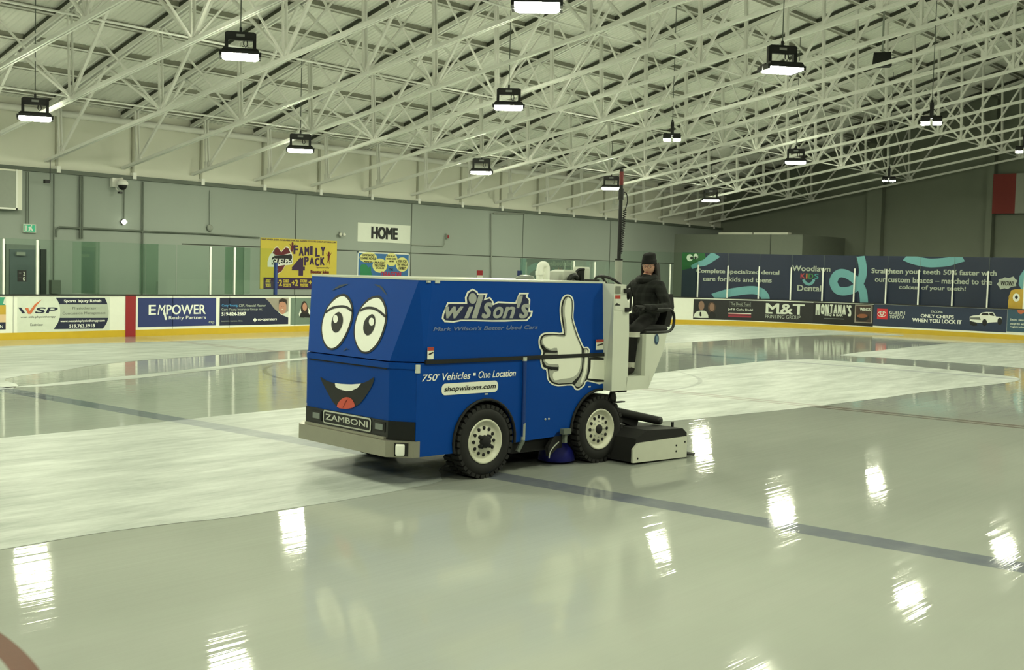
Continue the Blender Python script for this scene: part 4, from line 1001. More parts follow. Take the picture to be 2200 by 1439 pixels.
# end boards
CUR = end_pt
C_char = mat('ink_charcoal', (30, 30, 32), .35, var=.03)
o = ad(end_pt, (BB('dodd_bg')[0], .23, BB('dodd_bg')[2], 1.13), C_char, 'black advert picturing a couple, nearest the corner on the end boards', 20)
a = art()
a.poly(BB('dodd_p1'), C_pale, 2, 2); a.poly(BB('dodd_tie'), M_print_black, 3); a.poly(BB('dodd_h1'), C_skin2, 3, 2); a.poly(BB('dodd_hr2'), mat('print_hair_brown', (84, 62, 48), .6), 2, 2); a.poly(BB('dodd_p2'), M_print_black, 3, 2); a.poly(BB('dodd_h2'), C_skin2, 4, 2); a.build('portrait', o)
a = art(); b_ = BB('dodd_box')
for r in ((b_[0], b_[1], b_[2], b_[1]+.012), (b_[0], b_[3]-.012, b_[2], b_[3]), (b_[0], b_[1], b_[0]+.02, b_[3]), (b_[2]-.02, b_[1], b_[2], b_[3])): a.rect(r, C_greytext, 2)
a.text('The Dodd Team', BB('dodd_t1'), C_grey, 2); a.text('Jeff & Cathy Dodd', BB('dodd_t2'), C_pale, 2, .02); a.rect(BB('dodd_s1'), mat('ink_crimson', (150, 40, 60), .5), 2); a.rect((BB('dodd_s1')[0], (BB('dodd_s1')[1]+BB('dodd_s1')[3])/2, BB('dodd_s1')[2], BB('dodd_s1')[3]), C_pale, 3); a.rect(BB('dodd_s2'), mat('ink_crimson', (150, 40, 60), .5), 2); a.build('lettering', o)
o = ad(end_pt, (BB('dodd_bg')[2], .22, BB('mon_bg')[0], 1.13), C_char, 'black printing advert with bulky white slab capitals', 16)
a = art(); a.text('M&T', BB('mt_t1'), C_pale, 2, .03); b_ = BB('mt_t1')
a.rect((b_[0], b_[1], b_[0]+.30, b_[1]+.07), C_pale, 2); a.rect((b_[0]+.5, b_[1], b_[0]+.85, b_[1]+.07), C_pale, 2)
a.text('PRINTING GROUP', BB('mt_t2'), C_grey, 2); a.build('lettering', o)
o = ad(end_pt, (BB('mon_bg')[0], .22, BB('toy_bg')[0], 1.15), M_print_black, 'black grill restaurant advert with a small framed food picture', 16)
a = art()
b_ = BB('mon_t1'); W_ = b_[2]-b_[0]; T = "MONTANA'S"; adv = [1.25, 1.1, 1.1, .95, 1.05, 1.1, 1.05, .4, .95]; tot = sum(adv); xc = b_[0]
for i, ch in enumerate(T):
    wd = W_*adv[i]/tot; c_ = abs((i+.5)/len(T)-.5)*2
    lo = b_[1]+(.12*(1-c_*c_)); hi = b_[3]
    if ch == "'": lo = hi-.12
    a.text(ch, (xc+.01, lo, xc+wd*.9, hi), C_pale, 2, .05); xc += wd
a.text('BBQ & BAR', BB('mon_t2'), C_pale, 2, .03); a.rect((BB('mon_t3')[0], BB('mon_t3')[1]+.02, BB('mon_t3')[2], BB('mon_t3')[3]-.02), C_greytext, 2); a.build('lettering', o)
a = art(); b_ = BB('wing_bg'); a.rect(b_, C_taupe, 2); a.rect((b_[0]+.05, b_[1]+.04, b_[2]-.05, b_[3]-.04), mat('ink_brown', (62, 44, 38), .5), 3); a.poly(BB('wing_bowl'), M_print_black, 4, 2); a.poly(BB('wing_food'), mat('ink_wing', (140, 84, 54), .5), 5, 2); a.text('WINGS', BB('wing_t'), C_pale, 4, .04); a.build('food_picture', o)
o = ad(end_pt, (BB('toy_bg')[0], .26, BB('toy_bg')[2], 1.17), mat('ink_slate', (42, 54, 80), .3, var=.05), 'slate blue car dealer advert with a red square badge and white pickup truck', 4)
a = art(); a.rect(BB('toy_red'), mat('ink_red', (206, 38, 48), .4), 2)
for k in ('toy_e1', 'toy_e2', 'toy_e3'):
    P = BB(k); a.stroke(P+[P[0]], .022, M_print_white, 3)
a.build('badge', o)
a = art(); a.text('GUELPH', BB('toy_t1'), C_pale, 2, .02); a.text('TOYOTA', BB('toy_t2'), C_pale, 2, .02); a.text('TACOMA', BB('toy_t3'), C_pale, 2, .02); a.text('ONLY CHIRPS', BB('toy_t4'), M_print_white, 2, .04); a.text('WHEN YOU LOCK IT', BB('toy_t5'), M_print_white, 2, .04); a.build('lettering', o)
a = art(); a.poly(BB('trk_body'), M_print_white, 2)
for k in ('trk_win', 'trk_win2', 'trk_grl'): a.poly(BB(k), C_greytext if k == 'trk_grl' else M_print_black, 3)
a.poly(BB('trk_dark'), M_print_black, 3)
for k in ('trk_w0', 'trk_w1'): a.poly(BB(k), M_print_black, 4)
a.build('truck_picture', o)
o = ad(end_pt, (BB('swim_bg')[0], .30, BB('swim_bg')[2], 1.17), mat('ink_petrol', (52, 84, 104), .4), 'petrol blue recreation advert cut by the right edge of the picture', 2)
a = art(); b_ = BB('swim_c'); a.poly([(u, min(v, 1.165)) for u, v in b_], C_orange, 2)
for i, t in enumerate(('Swim, skate', 'move to win', 'registration')): a.text(t, BB('swim_t%d' % i), C_pale, 2, .02)
a.build('lettering', o)

# ---------------------------------------------------------------- signs and fittings on the long wall
CUR = wall_pt
def sign(bg, m, label, cat='sign', name='wall_sign', t=0.02, frame=None):
    q = MB(); x0, z0, x1, z1 = bg; q.box(x0, x1, WALL_Y-t, WALL_Y-0.002, z0, z1, m)
    o = q.build(name); return tag(o, label, cat)
def sart(t=0.02): return Art(lambda u, v, h: (u, WALL_Y-t-h, v))
C_sun = mat('banner_yellow', (216, 196, 74), .6, var=.04); C_purple = mat('banner_purple', (56, 30, 74), .6); C_maroon = mat('banner_maroon', (104, 26, 34), .6)
o = sign(BB('yb'), C_sun, 'yellow and purple family ticket banner on the wall by the bench', 'banner', 'hanging_banner')
a = sart(); a.rect(BB('yb_p'), C_purple, 1); a.build('purple_strip', o)
a = sart()
a.text('SAVE OVER $100! AVAILABLE FOR ALL GAMES! TICKETS.GUELPHSTORM.COM', BB('yb_t0'), C_purple, 2, .03)
b_ = BB('yb_t1'); w = (b_[2]-b_[0])/6; 
for i, ch in enumerate('FAMILY'):
    dz = (.04, -.02, .0, .03, -.03, .02)[i]; a.text(ch, (b_[0]+i*w, b_[1]+dz+.03, b_[0]+(i+.86)*w*1.0 if ch != 'I' else b_[0]+(i+.5)*w, b_[3]+dz), C_purple, 2, .06)
b_ = BB('yb_t3'); w = (b_[2]-b_[0])/4
for i, ch in enumerate('PACK'): a.text(ch, (b_[0]+i*w, b_[1]+(.0, .03, -.01, .02)[i], b_[0]+(i+.86)*w, b_[3]+(.02, .0, -.01, .02)[i]), C_purple, 2, .06)
a.text('4', BB('yb_t2'), C_purple, 2, .07); a.text('Sponsored by', BB('yb_t4'), C_purple, 2, .02); a.text('Booster Juice', BB('yb_t5'), C_maroon, 2, .06)
for k, t in (('yb_t6', '+2'), ('yb_t7', 'CHILD'), ('yb_t8', 'TICKETS'), ('yb_t9', '+2'), ('yb_t10', 'STORM'), ('yb_t11', 'POSTERS'), ('yb_t12', '+$'), ('yb_t13', 'ADULT'), ('yb_t14', 'TICKETS')): a.text(t, BB(k), C_sun, 2, .05)
a.build('lettering', o)
a = sart(); a.poly(BB('yb_l1'), M_print_white, 2, 2); a.poly(BB('yb_l2'), C_maroon, 3); a.poly(BB('yb_l3'), M_print_black, 3); a.poly(BB('yb_l4'), C_maroon, 3)
a.text('GUELPH', BB('yb_lt'), M_print_white, 4, .03, .2); a.build('team_logo', o)
for k, i in (('yb_m1', 1), ('yb_m2', 1)):
    a = sart(); a.poly(BB(k), C_maroon, 2); P = BB(k); hx = (P[1][0]+P[2][0])/2; hz = P[1][1]+.05; a.poly([(hx+.05*math.cos(t*PI/5), hz+.07*math.sin(t*PI/5)) for t in range(10)], C_maroon, 2)
    a.build('leaping_figure', o)
o = sign(BB('home'), mat('sign_white', (226, 230, 218), .5, var=.02), 'white sign with bold black capitals high on the wall')
a = sart(); b_ = BB('home_t'); a.text('HOME', b_, M_print_black, 1, .06); a.build('lettering', o)
o = sign(BB('drag'), mat('comic_blue', (54, 110, 168), .5), 'blue comic shop banner with yellow speech bubbles below the white sign', 'banner', 'hanging_banner')
a = sart(); x0, z0, x1, z1 = BB('drag')
for r in ((x0, z0, x1, z0+.05), (x0, z1-.05, x1, z1), (x0, z0, x0+.05, z1), (x1-.05, z0, x1, z1)): a.rect(r, M_print_white, 1)
a.build('white_border', o)
a = sart(); C_bub = mat('bubble_yellow', (226, 222, 140), .5)
for i in range(4): a.poly(BB('dr_b%d' % i), C_bub, 2, 2)
a.build('speech_bubble', o)
a = sart(); a.poly(BB('dr_g'), mat('comic_green', (40, 130, 84), .5), 1, 2); a.build('green_shape', o)
a = sart(); a.text('DRAGON', BB('dr_t'), mat('comic_red', (170, 40, 70), .5), 2, .05); a.text('THE', BB('dr_t2'), M_print_black, 2, .03)
for i, t in enumerate(('COMIC BOOKS!', 'GRAPHIC NOVELS!', 'MANGA!', 'MAGIC', 'THE GATHERING', 'SINGLES', 'ROLEPLAY', 'BOARD GAMES', 'AND MORE!', 'FUN FOR', 'THE WHOLE', 'FAMILY!')):
    k = (0, 1, 2, 3, 4, 5, 6, 7, 8, 9, 10, 11)[i]; a.text(t, BB('dr_l%d' % k), M_print_black, 3, .04, .1)
a.build('lettering', o)
# exit sign
M_exit = mat('exit_green', (20, 120, 74), .4, emit=((.05, .42, .22), 0.5))
b_ = BB('exit'); o = sign(b_, mat('exit_frame', (200, 214, 200), .4), 'green running figure exit sign above the slate door', 'exit sign', 'exit_sign', .08)
a = sart(.08); a.rect((b_[0]+.03, b_[1]+.03, b_[2]-.03, b_[3]-.03), M_exit, 1)
cx, cz = (b_[0]+b_[2])/2, (b_[1]+b_[3])/2
a.rect((b_[0]+.05, b_[1]+.05, b_[0]+.12, b_[3]-.05), C_pale, 2); a.poly([(cx-.05, cz-.08), (cx-.01, cz-.08), (cx+.03, cz-.02), (cx+.07, cz-.08), (cx+.1, cz-.07), (cx+.06, cz+.02), (cx+.03, cz+.06), (cx-.02, cz+.05), (cx-.05, cz+.01), (cx-.02, cz)], M_print_white, 2); a.poly([(cx+.05+.022*math.cos(t), cz+.075+.022*math.sin(t)) for t in (0, 1, 2, 3, 4, 5)], M_print_white, 2)
a.build('pictogram', o)
# small black sign on the glass in front of the door
b_ = BB('dsign'); q = MB(); q.box(b_[0], b_[2], yg-.03, yg-.01, b_[1], b_[3], M_black); o = tag(q.build('number_sign'), 'small black plate with the digits 2 and 0 in front of the slate door', 'sign')
a = Art(lambda u, v, h: (u, yg-.03-h, v)); w = b_[2]-b_[0]; h = b_[3]-b_[1]
a.text('2', (b_[0]+.62*w, b_[1]+.56*h, b_[0]+.85*w, b_[1]+.88*h), C_pale, 1); a.text('0', (b_[0]+.6*w, b_[1]+.1*h, b_[0]+.85*w, b_[1]+.42*h), C_pale, 1)
a.rect((b_[0]+.12*w, b_[1]+.74*h, b_[0]+.4*w, b_[1]+.79*h), C_greytext, 1); a.rect((b_[0]+.1*w, b_[1]+.34*h, b_[0]+.45*w, b_[1]+.37*h), C_greytext, 1); a.build('lettering', o)
# framed vent box
b_ = BB('box_tl'); q = MB(); q.box(b_[0], b_[2], WALL_Y-.35, WALL_Y-.002, b_[1], b_[3], M_clad)
o = tag(q.build('vent_box'), 'pale boxy wall vent cut off by the left picture edge', 'vent')
q = MB(); q.box(b_[0], b_[2]-.2, WALL_Y-.37, WALL_Y-.35, b_[1]+.05, b_[3]-.05, M_pipe); q.build('vent_cover', o)
q = MB(); q.box(b_[2]-.2, b_[2]-.15, WALL_Y-.39, WALL_Y-.35, b_[1], b_[3], M_white); q.box(b_[0], b_[2]-.15, WALL_Y-.39, WALL_Y-.35, b_[1], b_[1]+.05, M_white); q.build('vent_frame', o)
# conduits
def conduit(path, r, label, m=M_pipedark):
    q = MB(); q.tube([(x, WALL_Y-.04-r, z) for x, z in path], r, m, 8); return tag(q.build('conduit'), label, 'conduit', 'conduits on the long wall')
for k, r, lab in (('c1', .014, 'thin conduit dropping to the exit sign, left one of the pair'), ('c2', .014, 'thin conduit dropping to the exit sign, right one of the pair'), ('c3', .022, 'conduit dropping past the slate door to the low wall box'),
                  ('c4', .035, 'thick conduit of the close pair between exit sign and dome camera, left one'), ('c4b', .028, 'thick conduit of the close pair between exit sign and dome camera, right one'),
                  ('c5', .016, 'conduit dropping to the diamond shaped light'), ('c6', .03, 'conduit running down the wall right of the diamond light')):
    P = DATA[k]; conduit([(P[0][0], min(P[0][1], 4.7)), (P[0][0], P[1][1])], r, lab)
conduit(DATA['hpipe'], .03, 'level conduit with a bend above the glass, left of the banner'); conduit([(x, z+.02) for x, z in DATA['hpipe2'][:2]]+[(25.7, 3.10)], .025, 'level conduit running up to the yellow banner')
P = DATA['conds']; conduit([(P[0][0], 4.6), P[1]], .03, 'left conduit of the pair right of the fire alarm', M_pipe); conduit([(P[2][0], 4.6), P[3]], .03, 'right conduit of the pair right of the fire alarm', M_pipe)
P = DATA['alarm']; conduit([P[2], (P[1][0]-.1, P[2][1]), (P[1][0], P[1][1]+.05), (P[1][0], P[0][1])], .02, 'bent conduit feeding the fire alarm', M_pipe)
q = MB(); x, z = P[0]; q.box(x-.07, x+.07, WALL_Y-.1, WALL_Y-.002, z-.11, z+.11, M_pipe); o = tag(q.build('fire_alarm'), 'small fire alarm box on the wall right of the white sign', 'alarm')
q = MB(); q.box(x-.04, x+.03, WALL_Y-.13, WALL_Y-.1, z-.08, z+.05, M_red); q.build('alarm_sounder', o)
q = MB(); x, z = DATA['ring'][0]; q.lathe([(.02, 0), (.10, 0), (.12, .05), (.10, .08), (0.02, .08)], (x, WALL_Y-.1, z), (0, 1, 0), M_pipe, 16); q.tube([(x, WALL_Y-.05, z+.1), (x, WALL_Y-.05, 4.6)], .02, M_wallgrey, 6); tag(q.build('junction_box'), 'round junction box painted wall grey above the glass', 'junction box')
q = MB(); x, z = DATA['emlight'][0]
q.box(x-.05, x+.05, WALL_Y-.1, WALL_Y-.002, z-.1, z+.1, M_pipe)
o = tag(q.build('emergency_light'), 'twin emergency light on the wall right of the yellow banner', 'light')
q = MB()
for s in (-1, 1): q.lathe([(.02, -.06), (.06, 0), (.065, .02), (0, .03)], (x+.09*s, WALL_Y-.14, z), (0, -1, 0), M_clad, 12)
q.build('lamp_head', o)
q = MB(); x, z = DATA['diam'][0]; s_ = .085
q.prism([(x-s_, z), (x, z-s_), (x+s_, z), (x, z+s_)], 'y', WALL_Y-.14, WALL_Y-.05, mat('diamond_face', (250, 252, 240), .4, emit=((.95, 1, .8), 3.0)))
q.prism([(x-s_*1.25, z), (x, z-s_*1.25), (x+s_*1.25, z), (x, z+s_*1.25)], 'y', WALL_Y-.05, WALL_Y-.002, M_black)
tag(q.build('diamond_light'), 'small lit diamond shaped light on the grey wall', 'light')
# dome camera
(xd, zd), (xl, _), (xr, _) = DATA['dome']; o = empty('dome_camera', (xd, WALL_Y-.35, zd)); tag(o, 'white dome security camera on the wall left of centre', 'camera')
q = MB(); q.box(xl-xd, -.05, .2, .33, -.1, .18, M_white); q.tube([(-.1, .25, .12), (0, .02, .16), (0, 0, .1)], .04, M_white, 8); q.build('bracket', o)
q = MB(); q.lathe([(0, .14), (.08, .13), (.16, .06), (.17, -.02), (.15, -.04), (0, -.04)], (0, 0, 0), (0, 0, 1), M_white, 20); q.build('camera_housing', o)
q = MB(); q.lathe([(.13, -.04), (.125, -.1), (.09, -.16), (.03, -.19), (0, -.19)], (0, 0, 0), (0, 0, 1), M_black, 20); q.build('dome', o)
q = MB(); q.box(-.1, .0, .0, .12, -.3, -.24, M_black); q.tube([(-.05, .1, -.27), (-.05, .27, -.15), (-.05, .30, -.1)], .02, M_white, 6); q.build('small_lens', o)
x, z = DATA['cam2'][0]; x, yc, z = 17.8, 32.89, 4.45; o = empty('hanging_camera', (x, yc, z)); tag(o, 'small black camera hanging on a thin rod near the vent', 'camera')
q = MB(); q.box(-.10, .04, -.06, .06, -.05, .05, M_black); q.build('camera_body', o)
q = MB(); q.tube([(.08, 0, 0), (.08, 0, .1), (.08, 0, chord_z(yc)-z)], .012, M_black, 6); q.build('hanging_rod', o)
for k, lab, m1, m2 in (('firstaid', 'small red and white notice low on the wall', M_red, C_pale), ('bluesign', 'small blue notice low on the wall near the end', C_inkblue, C_inkblue)):
    b_ = BB(k); o = sign(b_, m1, lab); a = sart(); a.rect((b_[0], b_[1], b_[2], b_[1]+(b_[3]-b_[1])*.5), m2, 1); a.build('lower_half', o)
# box beside the door
q = MB(); q.box(18.0, 18.3, WALL_Y-.15, WALL_Y-.002, 1.15, 1.55, M_pipedark); tag(q.build('wall_box'), 'small grey box low on the wall right of the slate door', 'box')
# loudspeaker under the roof, flag on the end wall
o = empty('loudspeaker', (36.2, 15.35, 9.15), 0.4); tag(o, 'black loudspeaker hung among the trusses near the ridge', 'speaker')
q = MB(); q.loft([[(-.2, -.30, -.22), (.2, -.24, -.22), (.2, .24, -.22), (-.2, .30, -.22)], [(-.14, -.26, .22), (.22, -.2, .22), (.22, .2, .22), (-.14, .26, .22)]], M_black); q.build('cabinet', o)
q = MB(); q.beam((0, 0, .2), (0, 0, roof_z(15.35)-9.05), .06, .06, M_pipe); q.build('bracket', o)
q = MB(); q.box(WALL_X-.53, WALL_X-.47, 17.42, 18.45, 5.45, 7.3, mat('flag_red', (140, 60, 56), .8))  # flag red and white dulled in colour to stand in for haze
o = tag(q.build('wall_flag'), 'red and white flag hanging high on the end wall', 'flag')
q = MB(); q.box(WALL_X-.53, WALL_X-.47, 14.9, 17.42, 5.45, 7.3, mat('flag_white', (168, 170, 160), .8)); q.build('white_field', o)
# ---------------------------------------------------------------- ice resurfacer (local x: rearward, y: away from the camera side, z: up)
ZA = (9.265, 8.124, 0.0); ZR = math.radians(-6.846)
Z = empty('ice_resurfacer', ZA, ZR)
tag(Z, 'blue ice resurfacer with a cartoon face driving across the wet ice', 'ice resurfacer')
W = 1.97
C_blue = mat('resurfacer_blue', (0, 62, 144), 0.5, var=0.05, scale=2, spec=0.16)
C_bluedk = mat('resurfacer_blue_edge', (16, 54, 122), 0.4)
C_cabin = mat('cabin_white', (206, 210, 196), 0.45, var=0.04, scale=3)
C_cabin2 = mat('cabin_grey', (168, 172, 160), 0.55)
C_rubber = mat('tyre_rubber', (17, 17, 16), 0.75, var=0.2, scale=30)
C_rim = mat('wheel_rim_white', (206, 206, 186), 0.35, var=0.05)
C_steel = mat('bumper_steel', (158, 156, 142), 0.35, metal=0.55, var=0.06)
C_grille = mat('grille_black', (14, 16, 18), 0.3)
C_chassis = mat('chassis_black', (12, 12, 12), 0.75)
C_lens = mat('headlight_lens', (120, 128, 122), 0.15)
C_trim = mat('pale_trim', (196, 200, 186), 0.35)
C_sledplate = mat('sled_plate', (200, 202, 186), 0.4, var=0.05)
C_brush = mat('brush_blue', (12, 18, 112), 0.6, var=0.15, scale=60)
S_ = lambda u, v, h: (u, -0.002-h, v)
# upper tank
q = MB()
bt = [(-.81, 0), (-1.06, .25), (-1.06, 1.72), (-.81, W), (1.84, W), (1.84, 0)]
tp = [(-.73, 0), (-.88, .03), (-.88, 1.94), (-.73, W), (1.84, W), (1.84, 0)]
q.loft([[(a, b, 1.258) for a, b in bt], [(a, b, 2.08) for a, b in tp]], C_blue)
tank = q.build('upper_tank', Z)
q = MB(); q.loft([[(a-.004, b-.004 if b < 1 else b+.004, z) for a, b in tp] for z in (2.078, 2.098)], C_trim); q.build('tank_rim', tank)
# lower body: hood block and the two side skins with wheel arches
q = MB()
h0 = [(-.905, .012), (-1.06, .25), (-1.06, 1.72), (-.905, W-.012), (-.47, W-.012), (-.47, .012)]
q.loft([[(a, b, z) for a, b in h0] for z in (.30, 1.246)], C_blue)
hood = q.build('front_hood', Z)
q = MB(); ins = lambda o, z: [(-.90+o, .02), (-1.055+o, .255), (-1.055+o, 1.715), (-.90+o, W-.02), (-.5, W-.02), (-.5, .02)]
def arch(cx, cz, r, a0, a1, n=16): return [(cx+r*math.cos(math.radians(a0+(a1-a0)*k/n)), cz+r*math.sin(math.radians(a0+(a1-a0)*k/n))) for k in range(n+1)]
skin = [(-.905, .30), (-.42, .30)]+arch(.02, .40, .435, 193, -8)+[(.58, .345), (1.14, .36)]+[(1.31, .36)]+arch(1.79, .385, .465, 178, 85)+[(1.875, .85), (1.875, 1.246), (-.905, 1.246)]
for k, (b0, b1) in enumerate(((0.0, .03), (W-.03, W))):
    q = MB(); q.prism(skin, 'y', b0, b1, C_blue); sk = q.build('side_panel', Z)
    for cx, cz, r, a0, a1 in ((.02, .40, .435, 193, -8), (1.79, .385, .465, 178, 85)):
        lip = MB(); A = arch(cx, cz, r, a0, a1); bb = b0-.012 if k == 0 else b1+.012
        lip.tube([(x, bb, z) for x, z in A], .016, C_black_r if False else C_chassis, 6); lip.build('arch_trim', sk)
q = MB(); q.box(-.5, 1.85, .34, W-.34, .30, 1.24, C_chassis); q.box(-.42, .5, .05, .34, .86, 1.24, C_chassis); q.box(.47, 1.30, .04, .34, .40, 1.2, C_chassis); q.box(1.28, 1.86, .05, .34, .88, 1.2, C_chassis)
q.box(-.42, .5, W-.34, W-.05, .86, 1.24, C_chassis); q.box(.47, 1.30, W-.34, W-.04, .40, 1.2, C_chassis); q.box(.5, 1.3, .1, W-.1, .2, .42, C_chassis)
q.tube([(.016, .2, .391), (.016, W-.2, .391)], .06, C_chassis, 8); q.tube([(1.80, .2, .39), (1.80, W-.2, .39)], .06, C_chassis, 8)
q.build('chassis', Z)
# black moulding between tank and body, hinge caps, lock tube
q = MB(); q.box(-.81, 1.85, -.018, .01, 1.236, 1.278, M_black); q.build('side_moulding', Z)
q = MB(); q.box(-.915, -.875, -.014, .02, 1.15, 1.235, C_trim); q.build('hinge_cap', Z)
q = MB(); q.tube([(.566, -.016, 1.23), (.57, -.016, .98), (.57, -.016, .40)], .022, C_bluedk, 8); tb = q.build('latch_tube', Z)
q = MB(); q.tube([(.566, -.016, 1.265), (.566, -.016, 1.225)], .026, C_trim, 8); q.tube([(.575, -.016, .55), (.572, -.016, .36)], .024, M_pipe, 8); q.beam((.57, -.02, .36), (.51, -.0, .24), .04, .035, M_pipedark); q.build('tube_end', tb)
q = MB()
for x in (.92, .975): q.lathe([(.0, -.012), (.011, -.01), (.012, 0)], (x, 0, .565), (0, 1, 0), C_trim, 8)
for x in (.03, 1.62): q.box(x-.02, x+.02, -.006, .002, .885, .90, C_trim)
q.build('side_rivet', Z)
# lip under the tank on the front, recessed line
q = MB(); q.loft([[(a-.012, b, z) for a, b in [(-.905, .012), (-1.06, .25), (-1.06, 1.72), (-.905, W-.012)]]+[(a+.02, b, z) for a, b in [(-.905, W-.03), (-1.06, 1.70), (-1.06, .27), (-.905, .03)]] for z in (1.185, 1.24)], C_blue); q.build('front_lip', hood)
fl = lambda u, v, h: (-1.062-h, -u, v)
a = Art(fl); a.rect((-1.68, 1.17, -.28, 1.185), C_chassis, 1); a.build('shut_line', hood)
# grille with headlights and badge
q = MB(); q.loft([[(-.915, .004, z), (-1.068, .245, z), (-1.068, 1.725, z), (-.915, W-.004, z), (-.88, W-.01, z), (-1.03, 1.70, z), (-1.03, .27, z), (-.88, .01, z)] for z in (.465, .655)], C_grille)
gr = q.build('grille', Z)
q = MB(); q.box(-1.10, -1.05, .27, 1.70, .465, .488, C_steel); q.build('grille_sill', gr)
for k in ('hl1', 'hl2'):
    x0, z0, x1, z1 = DATA[k]; q = MB(); q.box(-1.076, -1.06, -x1-.03, -x0+.03, z0-.02, z1+.02, M_black); hl = q.build('headlight', Z)
    q = MB(); q.box(-1.084, -1.075, -x1, -x0, z0, z1, C_lens); q.build('headlight_lens', hl)
x0, z0, x1, z1 = DATA['badge']; bf = lambda u, v, h: (-1.072-h, -u, v)
a = Art(bf); a.round_rect((x0, z0, x1, z1), .03, C_trim, 1); a.round_rect((x0+.018, z0+.016, x1-.018, z1-.016), .02, M_print_black, 2); bd = a.build('name_badge', Z)
a = Art(bf); a.text('ZAMBONI', DATA['badgetext'], C_trim, 3, .035); a.build('badge_lettering', bd)
# bumper
q = MB(); o1 = [(-.86, -.015), (-.935, -.015), (-1.13, .20), (-1.13, 1.77), (-.935, W+.015), (-.86, W+.015)]; o2 = [(-.86, W-.06), (-.91, W-.08), (-1.07, 1.70), (-1.07, .27), (-.91, .08), (-.86, .06)]
q.loft([[(a, b, z) for a, b in o1+o2] for z in (.30, .462)], C_steel)
bp = q.build('bumper', Z)
q = MB(); q.loft([[(-.98+.0, .02, z), (-1.075, .125, z), (-1.06, .14, z), (-.965, .035, z)] for z in (.315, .447)], M_black); q.build('roller_recess', bp)
q = MB(); q.lathe([(.0, .325), (.042, .325), (.047, .34), (.047, .42), (.042, .437), (0, .437)], (-1.045, .068, 0), (0, 0, 1), M_print_white, 14); q.build('corner_roller', bp)
# wheels
def wheel(x, y, side):
    t = MB(); r = .391; hw = .13
    t.lathe([(.225, -hw+.02), (.25, -hw), (.31, -hw-.012), (.355, -hw+.005), (.372, -hw+.03), (.372, hw-.03), (.355, hw-.005), (.31, hw+.012), (.25, hw), (.225, hw-.02)], (0, 0, 0), (0, 1, 0), C_rubber, 40)
    for k in range(34):
        th = 2*PI*k/34
        for s in (-1, 1):
            ph = th+(0.09 if s > 0 else 0)
            c, sn = math.cos(ph), math.sin(ph); rad = Vector((c, 0, sn)); tan = Vector((-sn, 0, c))
            L = []
            for rr in (.352, r):
                wd = .022 if rr == r else .026
                L.append([rad*rr+tan*wd*i+Vector((0, s*j, 0)) for i, j in ((-1, .025), (1, .025), (1.3, hw+.002), (-.7, hw+.002))])
            t.loft(L, C_rubber)
    w = t.build('wheel', Z); w.location = (x, y, r)
    s = -1 if side < 0 else 1
    m = MB()
    m.lathe([(.238, s*(hw-.005)), (.232, s*(hw+.006)), (.215, s*(hw-.002)), (.205, s*(hw-.035)), (.178, s*(hw-.05)), (.150, s*(hw-.03)), (.085, s*(hw-.03)), (.07, s*(hw-.02)), (.0, s*(hw-.02))], (0, 0, 0), (0, 1, 0), C_rim, 40)
    for k in range(12):
        th = 2*PI*k/12; m.lathe([(.019, s*(hw-.05)), (.019, s*(hw-.022)), (0, s*(hw-.022))], (.142*math.cos(th), 0, .142*math.sin(th)), (0, 1, 0), C_chassis, 10)
    m.build('rim', w)
    h = MB()
    if x < 1:
        h.lathe([(.07, s*(hw-.03)), (.066, s*(hw+.02)), (.045, s*(hw+.035)), (0, s*(hw+.035))], (0, 0, 0), (0, 1, 0), C_chassis, 8)
        for k in range(4):
            th = PI/4+2*PI*k/4; h.lathe([(.024, s*(hw-.03)), (.022, s*(hw+.018)), (0, s*(hw+.018))], (.078*math.cos(th), 0, .066*math.sin(th)), (0, 1, 0), C_chassis, 8)
    else:
        h.lathe([(.058, s*(hw-.032)), (.054, s*(hw-.012)), (0, s*(hw-.012))], (0, 0, 0), (0, 1, 0), C_chassis, 16)
        for k in range(8):
            th = 2*PI*k/8; h.lathe([(.009, s*(hw-.032)), (.009, s*(hw-.016)), (0, s*(hw-.016))], (.09*math.cos(th), 0, .09*math.sin(th)), (0, 1, 0), C_cabin2, 6)
    h.build('hub', w)
    return w
wheel(.016, .105, -1); wheel(1.80, .105, -1); wheel(.016, W-.105, 1); wheel(1.80, W-.105, 1)
# operator station
b0, b1 = -.15, W+.12
q = MB()
col = [(1.82, .84), (2.09, .84), (2.113, 1.0), (2.108, 1.54), (2.092, 1.86), (2.05, 1.91), (2.035, 2.07), (1.80, 2.075)]
F0 = [(1.862, .84), (2.09, .84), (2.113, 1.0), (2.108, 1.54), (2.092, 1.86), (2.05, 1.91), (2.035, 2.07), (1.795, 2.08)]
q.loft([[(a, 0.0, z) for a, z in F0], [(a, b0, z) for a, z in [(1.835, .84)]+F0[1:-1]+[(1.825, 2.075)]]][::-1], C_cabin)
q.prism([(1.845, .84), (2.113, .84), (2.108, 1.54), (2.035, 2.07), (1.845, 2.07)], 'y', 0.0, b1, C_cabin)
ct = q.build('dash_column', Z)
q = MB(); q.box(2.09, 2.49, b0, b1, .84, .995, C_cabin); q.build('footwell_floor', Z)
q = MB()
rb = [(2.42, .995), (2.478, .995), (2.484, .845), (2.50, .87), (2.605, 1.04), (2.744, 1.288), (2.80, 1.485), (2.416, 1.49)]
q.prism(rb, 'y', b0, b0+.06, C_cabin); q.prism([(2.46, .99), (2.5, .88), (2.605, 1.04), (2.744, 1.288), (2.79, 1.48), (2.46, 1.48)], 'y', b0+.06, b1, C_cabin2)
q.build('seat_box', Z)
tw = lambda u, v, h: (u, b0-.002-h, v)
